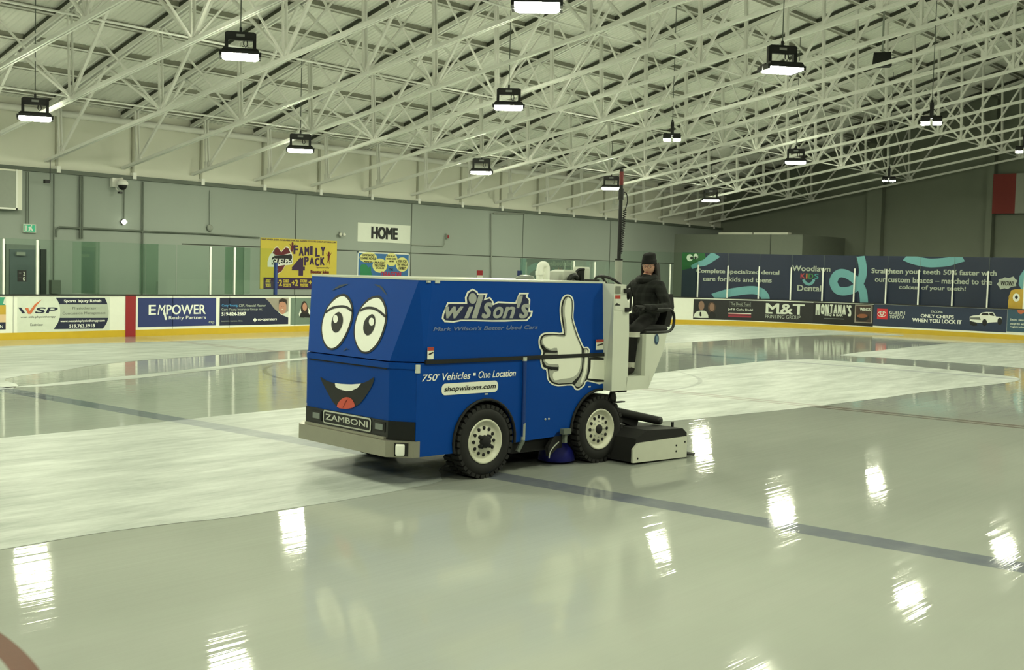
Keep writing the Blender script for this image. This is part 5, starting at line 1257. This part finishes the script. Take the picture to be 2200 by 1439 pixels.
a = Art(tw); P = DATA['seal']; cx, cz = P[0]; a.poly([(cx+.042*math.cos(t*PI/8), cz+.065*math.sin(t*PI/8)) for t in range(16)], mat('seal_blue', (46, 70, 96), .5), 1); a.poly([(cx+.024*math.cos(t*PI/6), cz+.038*math.sin(t*PI/6)) for t in range(12)], mat('seal_light', (104, 134, 150), .5), 2); a.build('round_seal', Z)
a = Art(tw); x0, x1 = 1.845, 1.935
a.rect((x0, 1.905, x1, 1.945), mat('warning_red', (170, 60, 46), .5), 1); a.rect((x0, 1.78, x1, 1.905), C_cabin, 1); a.poly([(x0+.0, 1.84), (x0+.03, 1.86), (x0+.06, 1.845), (x0+.09, 1.84), (x0+.09, 1.83), (x0, 1.83)], M_print_black, 2); a.rect((x0, 1.965, x1, 2.05), mat('label_grey', (120, 124, 112), .5), 1); a.build('warning_sticker', ct)
for x, z in ((2.02, 2.0), (2.05, 1.78)):
    q = MB(); q.box(x-.03, x+.02, b0-.03, b0+.01, z-.025, z+.025, M_black); q.beam((x, b0-.01, z), (x+.07, b0+.0, z+.0), .025, .035, M_black); q.build('rail_clamp', Z)
q = MB(); q.tube([(2.09, b0+.0, 2.03), (2.12, b0, 1.93), (2.12, b0, 1.78)], .014, M_black, 8); q.build('grab_rail', Z)
# seat
q = MB(); q.loft([[(2.50, .02, 1.49), (2.98, .02, 1.49), (2.98, .56, 1.49), (2.50, .56, 1.49)], [(2.48, .0, 1.54), (3.0, .0, 1.54), (3.0, .58, 1.54), (2.48, .58, 1.54)], [(2.52, .03, 1.585), (2.98, .03, 1.585), (2.98, .55, 1.585), (2.52, .55, 1.585)]], M_black_matte)
seat = q.build('seat_cushion', Z)
q = MB(); q.loft([[(2.96, .03, 1.56), (3.07, .03, 1.56), (3.07, .55, 1.56), (2.96, .55, 1.56)], [(3.02, .02, 1.8), (3.13, .02, 1.8), (3.13, .56, 1.8), (3.02, .56, 1.8)], [(3.08, .06, 1.96), (3.15, .06, 1.96), (3.15, .52, 1.96), (3.08, .52, 1.96)]], M_black_matte); q.build('seat_back', Z)
q = MB(); q.box(2.55, 2.95, .1, .48, 1.40, 1.5, M_black_matte); q.build('seat_base', Z)
for bb, nm in ((-.13, 'armrest'), (.66, 'armrest')):
    q = MB(); q.tube(smooth_open([(2.42, bb, 1.51), (2.80, bb, 1.51), (2.90, bb, 1.535), (2.945, bb, 1.60), (2.945, bb, 1.70), (2.90, bb, 1.765), (2.82, bb, 1.785), (2.62, bb, 1.785)], 5), .018, M_black, 8)
    q.tube([(2.62, bb, 1.51), (2.62, bb+(.08 if bb < 0 else -.08), 1.5)], .016, M_black, 6); q.build(nm, Z)
q = MB(); q.box(2.60, 2.68, .0, .004, 1.60, 1.66, C_greytext); 
# steering wheel
q = MB(); sc = Vector((2.29, .33, 2.04)); ax = Vector((.6, .0, .8)).normalized(); u = ax.cross(Vector((0, 1, 0))).normalized(); v = ax.cross(u)
q.tube([sc+(u*math.cos(2*PI*k/28)+v*math.sin(2*PI*k/28))*.20 for k in range(28)], .017, M_black, 8, closed=True)
for k in range(3):
    t = 2*PI*k/3; q.beam(sc-ax*.03, sc+(u*math.cos(t)+v*math.sin(t))*.195, .03, .015, M_black)
q.tube([sc-ax*.02, sc-ax*.30], .03, M_black, 8); q.build('steering_wheel', Z)
# things on the tank roof
q = MB(); q.lathe([(.11, 2.095), (.115, 2.11), (.10, 2.135), (.05, 2.15), (0, 2.152)], (1.42, .9, 0), (0, 0, 1), mat('cap_grey', (128, 134, 126), .4), 20); q.build('filler_cap', Z)
q = MB(); q.tube(smooth_open([(1.66, .9, 2.09), (1.66, .9, 2.24), (1.69, .9, 2.275), (1.74, .9, 2.275), (1.77, .9, 2.24), (1.77, .9, 2.09)], 4), .042, M_print_white, 10); q.tube([(1.66, .9, 2.15), (1.66, .9, 2.20)], .055, M_print_white, 10); q.build('vent_pipe', Z)
q = MB(); q.box(1.90, 2.20, .75, 1.1, 2.07, 2.10, M_black_matte)
q.loft([[(1.93, .78, 2.09), (2.2, .78, 2.09), (2.2, 1.06, 2.09), (1.93, 1.06, 2.09)], [(1.96, .8, 2.20), (2.19, .8, 2.20), (2.19, 1.04, 2.20), (1.96, 1.04, 2.20)], [(2.02, .84, 2.225), (2.17, .84, 2.225), (2.17, 1.0, 2.225), (2.02, 1.0, 2.225)]], C_cabin2)
q.tube(smooth_open([(2.02, .76, 2.09), (2.03, .74, 2.14), (2.10, .74, 2.16), (2.16, .76, 2.12)], 3), .03, M_black, 8); q.build('engine_cover', Z)
q = MB(); q.lathe([(0, 2.075), (.10, 2.075), (.105, 2.1), (.105, 2.24), (.098, 2.265), (.0, 2.268)], (2.38, .9, 0), (0, 0, 1), C_cabin, 20)
cn = q.build('roof_canister', Z)
q = MB(); q.tube(smooth_open([(2.24, .85, 2.09), (2.19, .82, 2.17), (2.23, .8, 2.23), (2.32, .8, 2.235)], 4), .018, M_black, 8); q.box(2.25, 2.31, .78, .86, 2.08, 2.22, M_black); q.build('hose', cn)
q = MB(); q.box(1.72, 1.80, .06, .22, 2.095, 2.12, M_black); q.build('tank_latch', Z)
q = MB(); q.box(-.80, -.76, -.008, .02, 2.055, 2.075, C_trim); q.box(-.70, -.64, -.008, .02, 2.05, 2.09, C_trim); q.build('corner_bracket', Z)
# mast with coiled lead
mx, my = 2.87, .72
q = MB(); q.box(mx-.12, mx+.1, my-.1, my+.1, 1.45, 1.5, C_cabin); q.tube([(mx, my, 1.45), (mx, my, 2.36)], .048, C_cabin2, 12); mast = q.build('mast_post', Z)
q = MB(); q.tube([(mx, my, 2.34), (mx, my, 3.50)], .024, M_black, 8); q.tube([(mx, my, 2.36), (mx, my, 2.38)], .052, M_black, 12); q.tube([(mx, my, 3.12), (mx, my, 3.26)], .034, M_black, 8); pole = q.build('mast_pole', Z)
q = MB(); q.tube([(mx, my, 3.30), (mx, my, 3.47)], .0265, mat('mast_red', (110, 30, 30), .5), 8); q.build('red_sleeve', pole)
q = MB(); P = [(mx+.0+.02*math.cos(k*1.0)+.05*(k/120.0), my+.02*math.sin(k*1.0)-.03, 2.45+.55*k/120.0) for k in range(121)]
q.tube(P, .006, M_black, 5); q.tube(smooth_open([P[-1], (mx+.09, my-.03, 3.1), (mx+.08, my-.02, 3.2), (mx+.03, my, 3.22)], 4), .007, M_black, 5); q.build('coiled_lead', Z)
# conditioner sled
q = MB()
ys0, ys1 = -.36, W+.30
q.prism([(1.99, .03), (2.98, .02), (2.98, .30), (2.90, .36), (2.25, .385), (2.05, .30)], 'y', ys0, ys1, M_black_matte)
q.build('conditioner', Z)
q = MB(); q.prism([(1.975, .03), (2.955, .012), (2.95, .262), (2.06, .25), (1.975, .185)], 'y', ys0-.03, ys0, C_sledplate)
for x, z in ((2.05, .075), (2.75, .1), (2.75, .17), (2.91, .2)): q.lathe([(0, -.008), (.012, -.006), (.012, 0)], (x, ys0-.03, z), (0, 1, 0), C_chassis, 8)
sp = q.build('sled_side_plate', Z)
q = MB(); q.prism([(2.96, .03), (3.07, .02), (3.10, .05), (3.06, .035), (2.96, .055)], 'y', ys0-.05, ys1, C_rubber); q.build('towel', Z)
q = MB(); q.beam((1.95, .1, .62), (2.55, .1, .40), .10, .12, M_black_matte); q.beam((1.95, 1.6, .62), (2.55, 1.6, .40), .10, .12, M_black_matte); q.tube([(2.1, .05, .58), (2.85, .0, .42)], .05, M_black_matte, 8); q.lathe([(0, -.05), (.05, -.05), (.05, .05), (0, .05)], (2.85, .0, .42), (0, 1, 0), M_black, 10)
q.box(1.9, 2.2, .2, W-.2, .35, .75, C_chassis); q.build('lift_arm', Z)
q = MB(); q.tube([(2.90, -.2, .36), (2.90, -.2, .42)], .018, M_black, 8); q.build('sled_pin', Z)
q = MB(); q.lathe([(0, 0), (.04, .0), (.05, .05), (.03, .12), (.03, .16)], (2.0, -.02, .70), (0, 0, 1), M_black, 10); q.beam((1.98, -.02, .69), (2.2, -.02, .69), .05, .015, M_black); q.box(2.05, 2.18, -.08, .05, .81, .84, M_black); q.build('rear_coupling', Z)
# edge brush between the wheels
q = MB(); q.lathe([(.05, .30), (.12, .30), (.20, .14), (.215, .03), (.18, .02), (0, .03)], (1.42, .30, 0), (0, 0, 1), C_brush, 24); br = q.build('edge_brush', Z)
q = MB(); q.box(1.16, 1.28, -.06, .06, .38, .44, M_pipedark); q.box(1.20, 1.24, -.04, .04, .28, .41, M_pipedark); q.prism([(1.0, .14), (1.18, .26), (1.34, .38), (1.34, .44), (1.1, .40), (.98, .24)], 'y', .0, .05, C_chassis); q.tube([(1.28, .02, .40), (1.42, .28, .33)], .025, C_chassis, 8); q.tube(smooth_open([(1.0, .0, .12), (1.02, 0, .2), (1.12, 0, .28), (1.2, .02, .3)], 4), .008, C_cabin2, 5); q.build('brush_motor', br)

# ---- printed face on the front
def face_pt(u, v, h):
    k = (-.88+1.06)/(2.08-1.258); a0 = -1.06+(v-1.258)*k
    return (a0-.002-h, -u, v+.2*h)
face = None
def fart(): return Art(face_pt)
D = DATA
for s in 'LR':
    a = fart(); a.poly(D['eye%so' % s], M_print_black, 1, 3); ey = a.build('eye_outline', tank)
    a = fart(); a.poly(D['eye%s' % s], M_print_white, 2, 3); a.build('eye_white', ey)
    a = fart(); a.stroke(D['lid%s' % s], .026, M_print_black, 3, 4); a.poly(D['pup%s' % s], M_print_black, 3, 3); a.poly(D['hl%s' % s], M_print_white, 4); a.build('pupil', ey)
    a = fart(); a.poly(D['brow%s' % s], mat('brow_grey', (22, 44, 66), .5), 1, 3); a.build('eyebrow', tank)
a = fart(); a.poly(D['nose'], mat('nose_blue', (10, 40, 82), .5), 1); a.build('nose', tank)
lowf = lambda u, v, h: (-1.063-h, -u, v)
a = Art(lowf); a.poly(D['mouth'], M_print_black, 1, 2); mo = a.build('mouth', hood)
a = Art(lowf); a.poly(D['teeth'], M_print_white, 2); a.build('teeth', mo)
a = Art(lowf); a.poly(D['tongue'], mat('tongue_red', (200, 82, 64), .5), 2, 2); P = D['tongue']; tcx = sum(p[0] for p in P)/len(P); tcz = sum(p[1] for p in P)/len(P)
a.stroke([(tcx-.05, tcz-.05), (tcx-.02, tcz), (tcx+.02, tcz+.04)], .008, mat('tongue_line', (110, 30, 24), .5), 3, 3); a.build('tongue', mo)
# ---- printed side
C_cartoon = mat('cartoon_white', (232, 234, 218), .5, var=.02); C_shade = mat('cartoon_grey', (168, 170, 158), .5, var=.02)
C_silver = mat('logo_silver', (160, 164, 158), .4, var=.1, scale=14); C_lognavy = mat('logo_navy', (28, 36, 72), .4); C_tag = mat('tagline_blue', (104, 122, 160), .5)
a = Art(S_); a.poly(D['hand'], C_cartoon, 1, 3); th = a.build('thumbs_up_hand', Z)
a = Art(S_); a.poly(D['hblack'], M_print_black, 2, 2); a.build('hand_outline', th)
a = Art(S_); a.poly(D['hfill'], C_shade, 3); a.poly(D['wrist'], C_shade, 3, 2); a.poly(D['arm'], C_cartoon, 3); a.build('hand_shade', th)
a = Art(S_); a.poly(D['hlight'], C_cartoon, 4, 2); a.poly(D['wristl'], C_cartoon, 4, 2)
for k in ('fing1', 'fing2', 'fing3'): a.stroke(D[k], .02, M_print_black, 5, 4)
a.build('hand_highlight', th)
a = Art(S_); a.poly(D['logo'], C_cartoon, 1); lg = a.build('logo_outline', Z)
a = Art(S_); a.poly(D['logoi'], C_lognavy, 2); a.build('logo_ground', lg)
a = Art(S_)
for k, ch in (('w', 'w'), ('i', '\u0131'), ('l', 'l'), ('s', 's'), ('o', 'o'), ('n', 'n'), ('q', "'"), ('s2', 's')): a.text(ch, D['lg_'+k], C_silver, 3, .05, .3)
a.poly(D['logodot'], C_silver, 4); a.build('logo_lettering', lg)
a = Art(S_); a.text("Mark Wilson's Better Used Cars", D['tag'], C_tag, 1, .04, .25); a.build('tagline_lettering', Z)
a = Art(S_); b_ = D['veh']; w = b_[2]-b_[0]
a.text('750', (b_[0], b_[1], b_[0]+.155*w, b_[3]), M_print_white, 1, .015, .25); a.text('+', (b_[0]+.155*w, b_[1]+.05, b_[0]+.18*w, b_[3]), M_print_white, 1, .02)
a.text('Vehicles', (b_[0]+.205*w, b_[1], b_[0]+.50*w, b_[3]+.005), M_print_white, 1, .015, .25); a.rect((b_[0]+.527*w, b_[1]+.03, b_[0]+.555*w, b_[1]+.06), M_print_white, 1)
a.text('One Location', (b_[0]+.585*w, b_[1], b_[2], b_[3]+.005), M_print_white, 1, .015, .25); a.build('slogan_lettering', Z)
b_ = D['pill']; a = Art(S_); a.round_rect(b_, .05, C_cartoon, 1); pl = a.build('address_pill', Z)
a = Art(S_); a.text('shopwilsons.com', D['pilltext'], M_print_black, 2, .02, .2); a.build('address_lettering', pl)
for k in ('stk1', 'stk2'):
    x0, z0, x1, z1 = D[k]; a = Art(S_); h = z1-z0
    a.rect((x0, z0, x1, z1), C_cartoon, 6); a.rect((x0, z0+.72*h, x1, z1), mat('warning_red', (170, 60, 46), .5), 7); a.poly([(x0+.01, z0+.42*h), (x0+.025, z0+.5*h), (x1-.01, z0+.62*h), (x1-.005, z0+.5*h), (x0+.03, z0+.36*h)], M_print_black, 7); a.build('warning_sticker', Z)
# ---------------------------------------------------------------- the driver (same local axes as the resurfacer)
def zam(a, b, z):
    c, s = math.cos(ZR), math.sin(ZR)
    return (ZA[0]+a*c-b*s, ZA[1]+a*s+b*c, z)
C_jacket = bpy.data.materials.new('plaid_jacket'); C_jacket.use_nodes = True
nt = C_jacket.node_tree; bs = nt.nodes['Principled BSDF']; bs.inputs['Roughness'].default_value = .9
tc = N(nt, 'ShaderNodeTexCoord'); sp = N(nt, 'ShaderNodeSeparateXYZ'); nt.links.new(tc.outputs['Object'], sp.inputs[0])
def wave(o, k): return mth(nt, 'GREATER_THAN', mth(nt, 'SINE', mth(nt, 'MULTIPLY', o, k)), 0.45)
pl_ = mth(nt, 'ADD', mth(nt, 'MULTIPLY', wave(sp.outputs[2], 62.0), .5), mth(nt, 'MULTIPLY', wave(mth(nt, 'ADD', sp.outputs[0], sp.outputs[1]), 62.0), .5))
mxn = N(nt, 'ShaderNodeMix', data_type='RGBA'); nt.links.new(pl_, mxn.inputs[0]); mxn.inputs[6].default_value = lin(8, 9, 8); mxn.inputs[7].default_value = lin(30, 34, 30); nt.links.new(mxn.outputs[2], bs.inputs['Base Color'])
C_trouser = mat('black_trousers', (13, 13, 13), .9); C_face = mat('driver_skin', (196, 150, 128), .55, var=.05); C_shoe = mat('work_boot', (34, 30, 26), .8)
C_sock = mat('pale_sock', (190, 190, 176), .9); C_glove = mat('dark_glove', (18, 18, 18), .8); C_knit = mat('black_knit', (9, 9, 10), .95, var=.3, scale=60); C_hairb = mat('dark_hair', (24, 18, 15), .7, var=.3, scale=40)

def skin_mesh(verts, edges, radii, sub=2):
    me = bpy.data.meshes.new('figure'); me.from_pydata(verts, edges, []); o = bpy.data.objects.new('figure', me); COL.objects.link(o)
    md = o.modifiers.new('s', 'SKIN'); md.use_smooth_shade = True
    for i, sv in enumerate(me.skin_vertices[0].data):
        r = radii[i]; sv.radius = r if isinstance(r, tuple) else (r, r); sv.use_root = (i == 0)
    o.modifiers.new('d', 'SUBSURF').levels = sub
    dg = bpy.context.evaluated_depsgraph_get(); ev = o.evaluated_get(dg)
    m2 = bpy.data.meshes.new_from_object(ev)
    V = [tuple(v.co) for v in m2.vertices]; F = [list(p.vertices) for p in m2.polygons]
    bpy.data.objects.remove(o); bpy.data.meshes.remove(me); bpy.data.meshes.remove(m2)
    return V, F
# joints: x rearward, y away from camera side, z up; the driver faces -x and looks towards -y
HB = .27
J = {}; order = []; E_ = []; Rr = []
def j(n, p, r, par=None):
    J[n] = len(order); order.append(p); Rr.append(r)
    if par: E_.append((J[par], J[n]))
j('pelvis', (2.88, HB, 1.66), .165)
j('waist', (2.90, HB, 1.80), .165, 'pelvis'); j('chest', (2.89, HB, 1.95), .17, 'waist'); j('upper', (2.89, HB, 2.06), .13, 'chest'); j('neck', (2.885, HB, 2.15), .062, 'upper'); j('skull', (2.90, HB-.01, 2.24), .055, 'neck')
for s, n in ((-1, 'near'), (1, 'far')):
    j(n+'_sh', (2.90, HB+s*.19, 2.055), .085, 'upper')
    if s < 0:
        j(n+'_el', (2.93, HB-.31, 1.80), .066, n+'_sh'); j(n+'_fa', (2.72, HB-.33, 1.79), .058, n+'_el'); j(n+'_wr', (2.45, HB-.32, 1.80), .043, n+'_fa')
    else:
        j(n+'_el', (2.74, HB+.29, 1.86), .066, n+'_sh'); j(n+'_fa', (2.62, HB+.24, 1.93), .056, n+'_el'); j(n+'_wr', (2.46, HB+.17, 2.04), .042, n+'_fa')
    hipx = (2.84, HB+s*.10, 1.645)
    yk = HB-.25 if s < 0 else HB+.12
    j(n+'_hip', hipx, .105, 'pelvis'); j(n+'_knee', (2.37, yk, 1.53), .078, n+'_hip')
    j(n+'_calf', (2.365, yk, 1.36), .066, n+'_knee'); j(n+'_ank', (2.36, yk, 1.11), .048, n+'_calf')
    j(n+'_heel', (2.37, yk, 1.045), .046, n+'_ank'); j(n+'_toe', (2.22, yk-.01, 1.035), .04, n+'_heel')
V, F = skin_mesh(order, E_, Rr)
mb = MB()
mats_for = {}
groups = {}
for f in F:
    c = [sum(V[i][k] for i in f)/len(f) for k in range(3)]
    if c[2] > 2.195 and abs(c[1]-HB) < .12: m = C_face
    elif c[2] < 1.085: m = C_shoe
    elif c[2] < 1.14: m = C_sock
    elif c[2] < 1.50 or (c[0] < 2.74 and c[2] < 1.68): m = C_trouser
    else: m = C_jacket
    groups.setdefault(m, []).append(f)
for m, fs in groups.items(): mb.mesh(V, fs, m, True)
# head: shaped ellipsoid with brow, nose, lips, chin, ears; built facing -x then turned
hc = Vector((2.905, HB-.015, 2.30)); yaw = math.radians(24); pit = math.radians(12)
def headpt(f, s, u):
    """f: forwards, s: to the figure's left (-y side), u: up, before turning"""
    f2 = f*math.cos(pit)+u*math.sin(pit); u2_ = u*math.cos(pit)-f*math.sin(pit)
    dirf = Vector((-math.cos(yaw), -math.sin(yaw), 0)); dirs = Vector((math.sin(yaw), -math.cos(yaw), 0))
    return hc+dirf*f2+dirs*s+Vector((0, 0, u2_))
def gauss(x, w): return math.exp(-(x/w)**2)
nu, nv = 40, 30; HV = []; HF = []
for jv in range(nv+1):
    ph = -PI/2+PI*jv/nv
    for i in range(nu):
        t = 2*PI*i/nu
        f = math.cos(ph)*math.cos(t); s = math.cos(ph)*math.sin(t); u = math.sin(ph)
        wid = .076*(1-.20*max(0, -u-.1)); x = f*.096; y = s*wid; z = u*.122
        if f > 0:
            x *= 1+.04*max(0, -u)
            front = gauss(s, .5)*f
            x += .022*gauss(s, .16)*gauss(u+.14, .16)*f      # nose
            x -= .010*gauss(abs(s)-.40, .17)*gauss(u-.08, .12)*f   # eye sockets
            x += .006*gauss(u-.24, .10)*front               # brow
            x += .006*gauss(s, .25)*gauss(u+.45, .06)*f+.006*gauss(s, .22)*gauss(u+.56, .05)*f  # lips
            x += .010*gauss(s, .30)*gauss(u+.80, .14)*f      # chin
        HV.append(tuple(headpt(x, y, z)))
for jv in range(nv):
    for i in range(nu):
        a_, b_ = jv*nu+i, jv*nu+(i+1) % nu; HF.append((a_, b_, b_+nu, a_+nu))
mb.mesh(HV, HF, C_face, True)
C_lip = mat('driver_lips', (150, 84, 78), .5); C_eyew = mat('eye_sclera', (220, 216, 206), .3); C_iris = mat('eye_iris', (40, 30, 24), .3)
for s in (-1, 1):
    c = headpt(.083, s*.031, .012); ax_ = (headpt(1, 0, 0)-headpt(0, 0, 0)).normalized()
    mb.lathe([(0, .007), (.006, .005), (.0085, 0), (.0, -.004)], c, ax_, C_eyew, 12); mb.lathe([(0, .0085), (.004, .0075), (.0052, .0045)], c, ax_, C_iris, 10)
    mb.lathe([(0, -.008), (.018, -.006), (.022, .0), (.015, .006), (0, .004)], headpt(-.005, s*.076, -.005), headpt(0, s, 0)-headpt(0, 0, 0), C_face, 10)
mb.tube([headpt(.096, -.022, -.058), headpt(.102, 0, -.056), headpt(.096, .022, -.058)], [.003, .006, .003], C_lip, 6)
mb.tube([headpt(.095, -.018, -.066), headpt(.101, 0, -.067), headpt(.095, .018, -.066)], [.003, .006, .003], C_lip, 6)
# gloved hands: palm, four fingers curled, thumb from the side
def hand(w, fdir, updir, grip):
    f = Vector(fdir).normalized(); upv = Vector(updir).normalized(); sd = f.cross(upv).normalized(); w = Vector(w)
    mb.loft([[w+f*d+sd*a*sw+upv*b*th for a, b in ((-1, -1), (1, -1), (1, 1), (-1, 1))] for d, sw, th in ((-.03, .026, .02), (.02, .036, .018), (.07, .042, .015), (.09, .04, .012))], C_glove, smooth=True)
    for k, (o_, ln) in enumerate(((-.031, .062), (-.0105, .074), (.0105, .07), (.031, .055))):
        base = w+f*.085+sd*o_; P = [base]; ang = .25
        for q_ in range(3):
            ang += grip; P.append(P[-1]+(f*math.cos(ang)-upv*math.sin(ang))*ln*(.45, .32, .23)[q_])
        mb.tube(P, [.0105, .010, .009, .007], C_glove, 7)
    base = w+f*.03-sd*.036
    mb.tube([base, base+(f*.6-sd*.7)*.035, base+(f*1.3-sd*.75-upv*.3)*.04], [.013, .012, .009], C_glove, 7)
hand(order[J['near_wr']], (-1, .02, .02), (0, -.3, 1), .5)
hand(order[J['far_wr']], (-.8, -.35, .25), (.2, .1, 1), .6)
person = mb.build('person', None)
person.location = ZA; person.rotation_euler = (0, 0, ZR)
tag(person, 'driver in dark plaid jacket, glasses and black knitted hat sitting on the resurfacer', 'person')
# knitted hat
q = MB(); HV = []; HF = []; nv = 14
for jv in range(nv+1):
    k = jv/nv; z = .045+.118*k; r = (1.0, 1.0, 1.0, 1.0, .99, .99, .98, .97, .96, .94, .92, .88, .80, .55, .02)[jv]
    for i in range(32):
        t = 2*PI*i/32; rib = 1+.012*math.cos(16*t)
        HV.append(tuple(headpt(math.cos(t)*.102*r*rib-.045*k-(.006 if k < .2 else 0), math.sin(t)*.085*r*rib, z-.035*(1-k)*(1-math.cos(t))/2)))
for jv in range(nv):
    for i in range(32):
        a_, b_ = jv*32+i, jv*32+(i+1) % 32; HF.append((a_, b_, b_+32, a_+32))
q.mesh(HV, HF, C_knit, True)
cuff = []
for zz_, rr_ in ((.0, 1.0), (-.004, 1.05), (.004, 1.08), (.040, 1.075), (.048, 1.03), (.046, .98)):
    cuff.append([headpt(.102*rr_*math.cos(2*PI*i/32)-.006-.4*zz_, .085*rr_*math.sin(2*PI*i/32), .045+zz_-.035*(1-math.cos(2*PI*i/32))/2) for i in range(32)])
q.loft(cuff, C_knit, cap=False, smooth=True)
q.build('knitted_hat', person)
# long hair falling over the shoulders
q = MB()
for s in (-1, 1):
    for k in range(6):
        f0 = .0-.02*k; q.tube(smooth_open([tuple(headpt(f0, s*.080, .02)), tuple(headpt(f0-.006, s*.088, -.06)), tuple(headpt(f0+.0, s*.092, -.14)), tuple(headpt(f0+.02, s*.10, -.22-.01*k))], 4), [.020]*13, C_hairb, 7)
for k in range(7):
    s = -.07+.0233*k; q.tube(smooth_open([tuple(headpt(-.09, s, .02)), tuple(headpt(-.105, s*1.1, -.08)), tuple(headpt(-.10, s*1.2, -.2))], 4), .022, C_hairb, 7)
q.build('hair', person)
# glasses
q = MB()
for s in (-1, 1):
    c = Vector(headpt(.099, s*.033, .010)); e1 = (headpt(0, 1, 0)-headpt(0, 0, 0)); e2 = (headpt(0, 0, 1)-headpt(0, 0, 0))
    q.tube([c+e1*.024*math.cos(2*PI*k/16)+e2*.019*math.sin(2*PI*k/16) for k in range(16)], .0022, M_black, 5, closed=True)
    q.tube([headpt(.097, s*.056, .014), headpt(.02, s*.082, .016), headpt(-.01, s*.082, .005)], .002, M_black, 5)
q.tube([headpt(.104, -.009, .014), headpt(.106, 0, .016), headpt(.104, .009, .014)], .002, M_black, 5)
q.build('glasses', person)
# jacket collar, cuffs
q = MB(); q.tube([(2.885+.095*math.cos(2*PI*k/20), HB+.10*math.sin(2*PI*k/20), 2.145+.025*math.cos(2*PI*k/20)) for k in range(20)], .042, C_jacket, 8, closed=True); q.build('jacket_collar', person)
q = MB(); q.lathe([(.09, -.03), (.085, 0), (.09, .03)], (2.37, HB-.25, 1.48), (0, 0, 1), C_sock, 16); q.build('knee_patch', person)
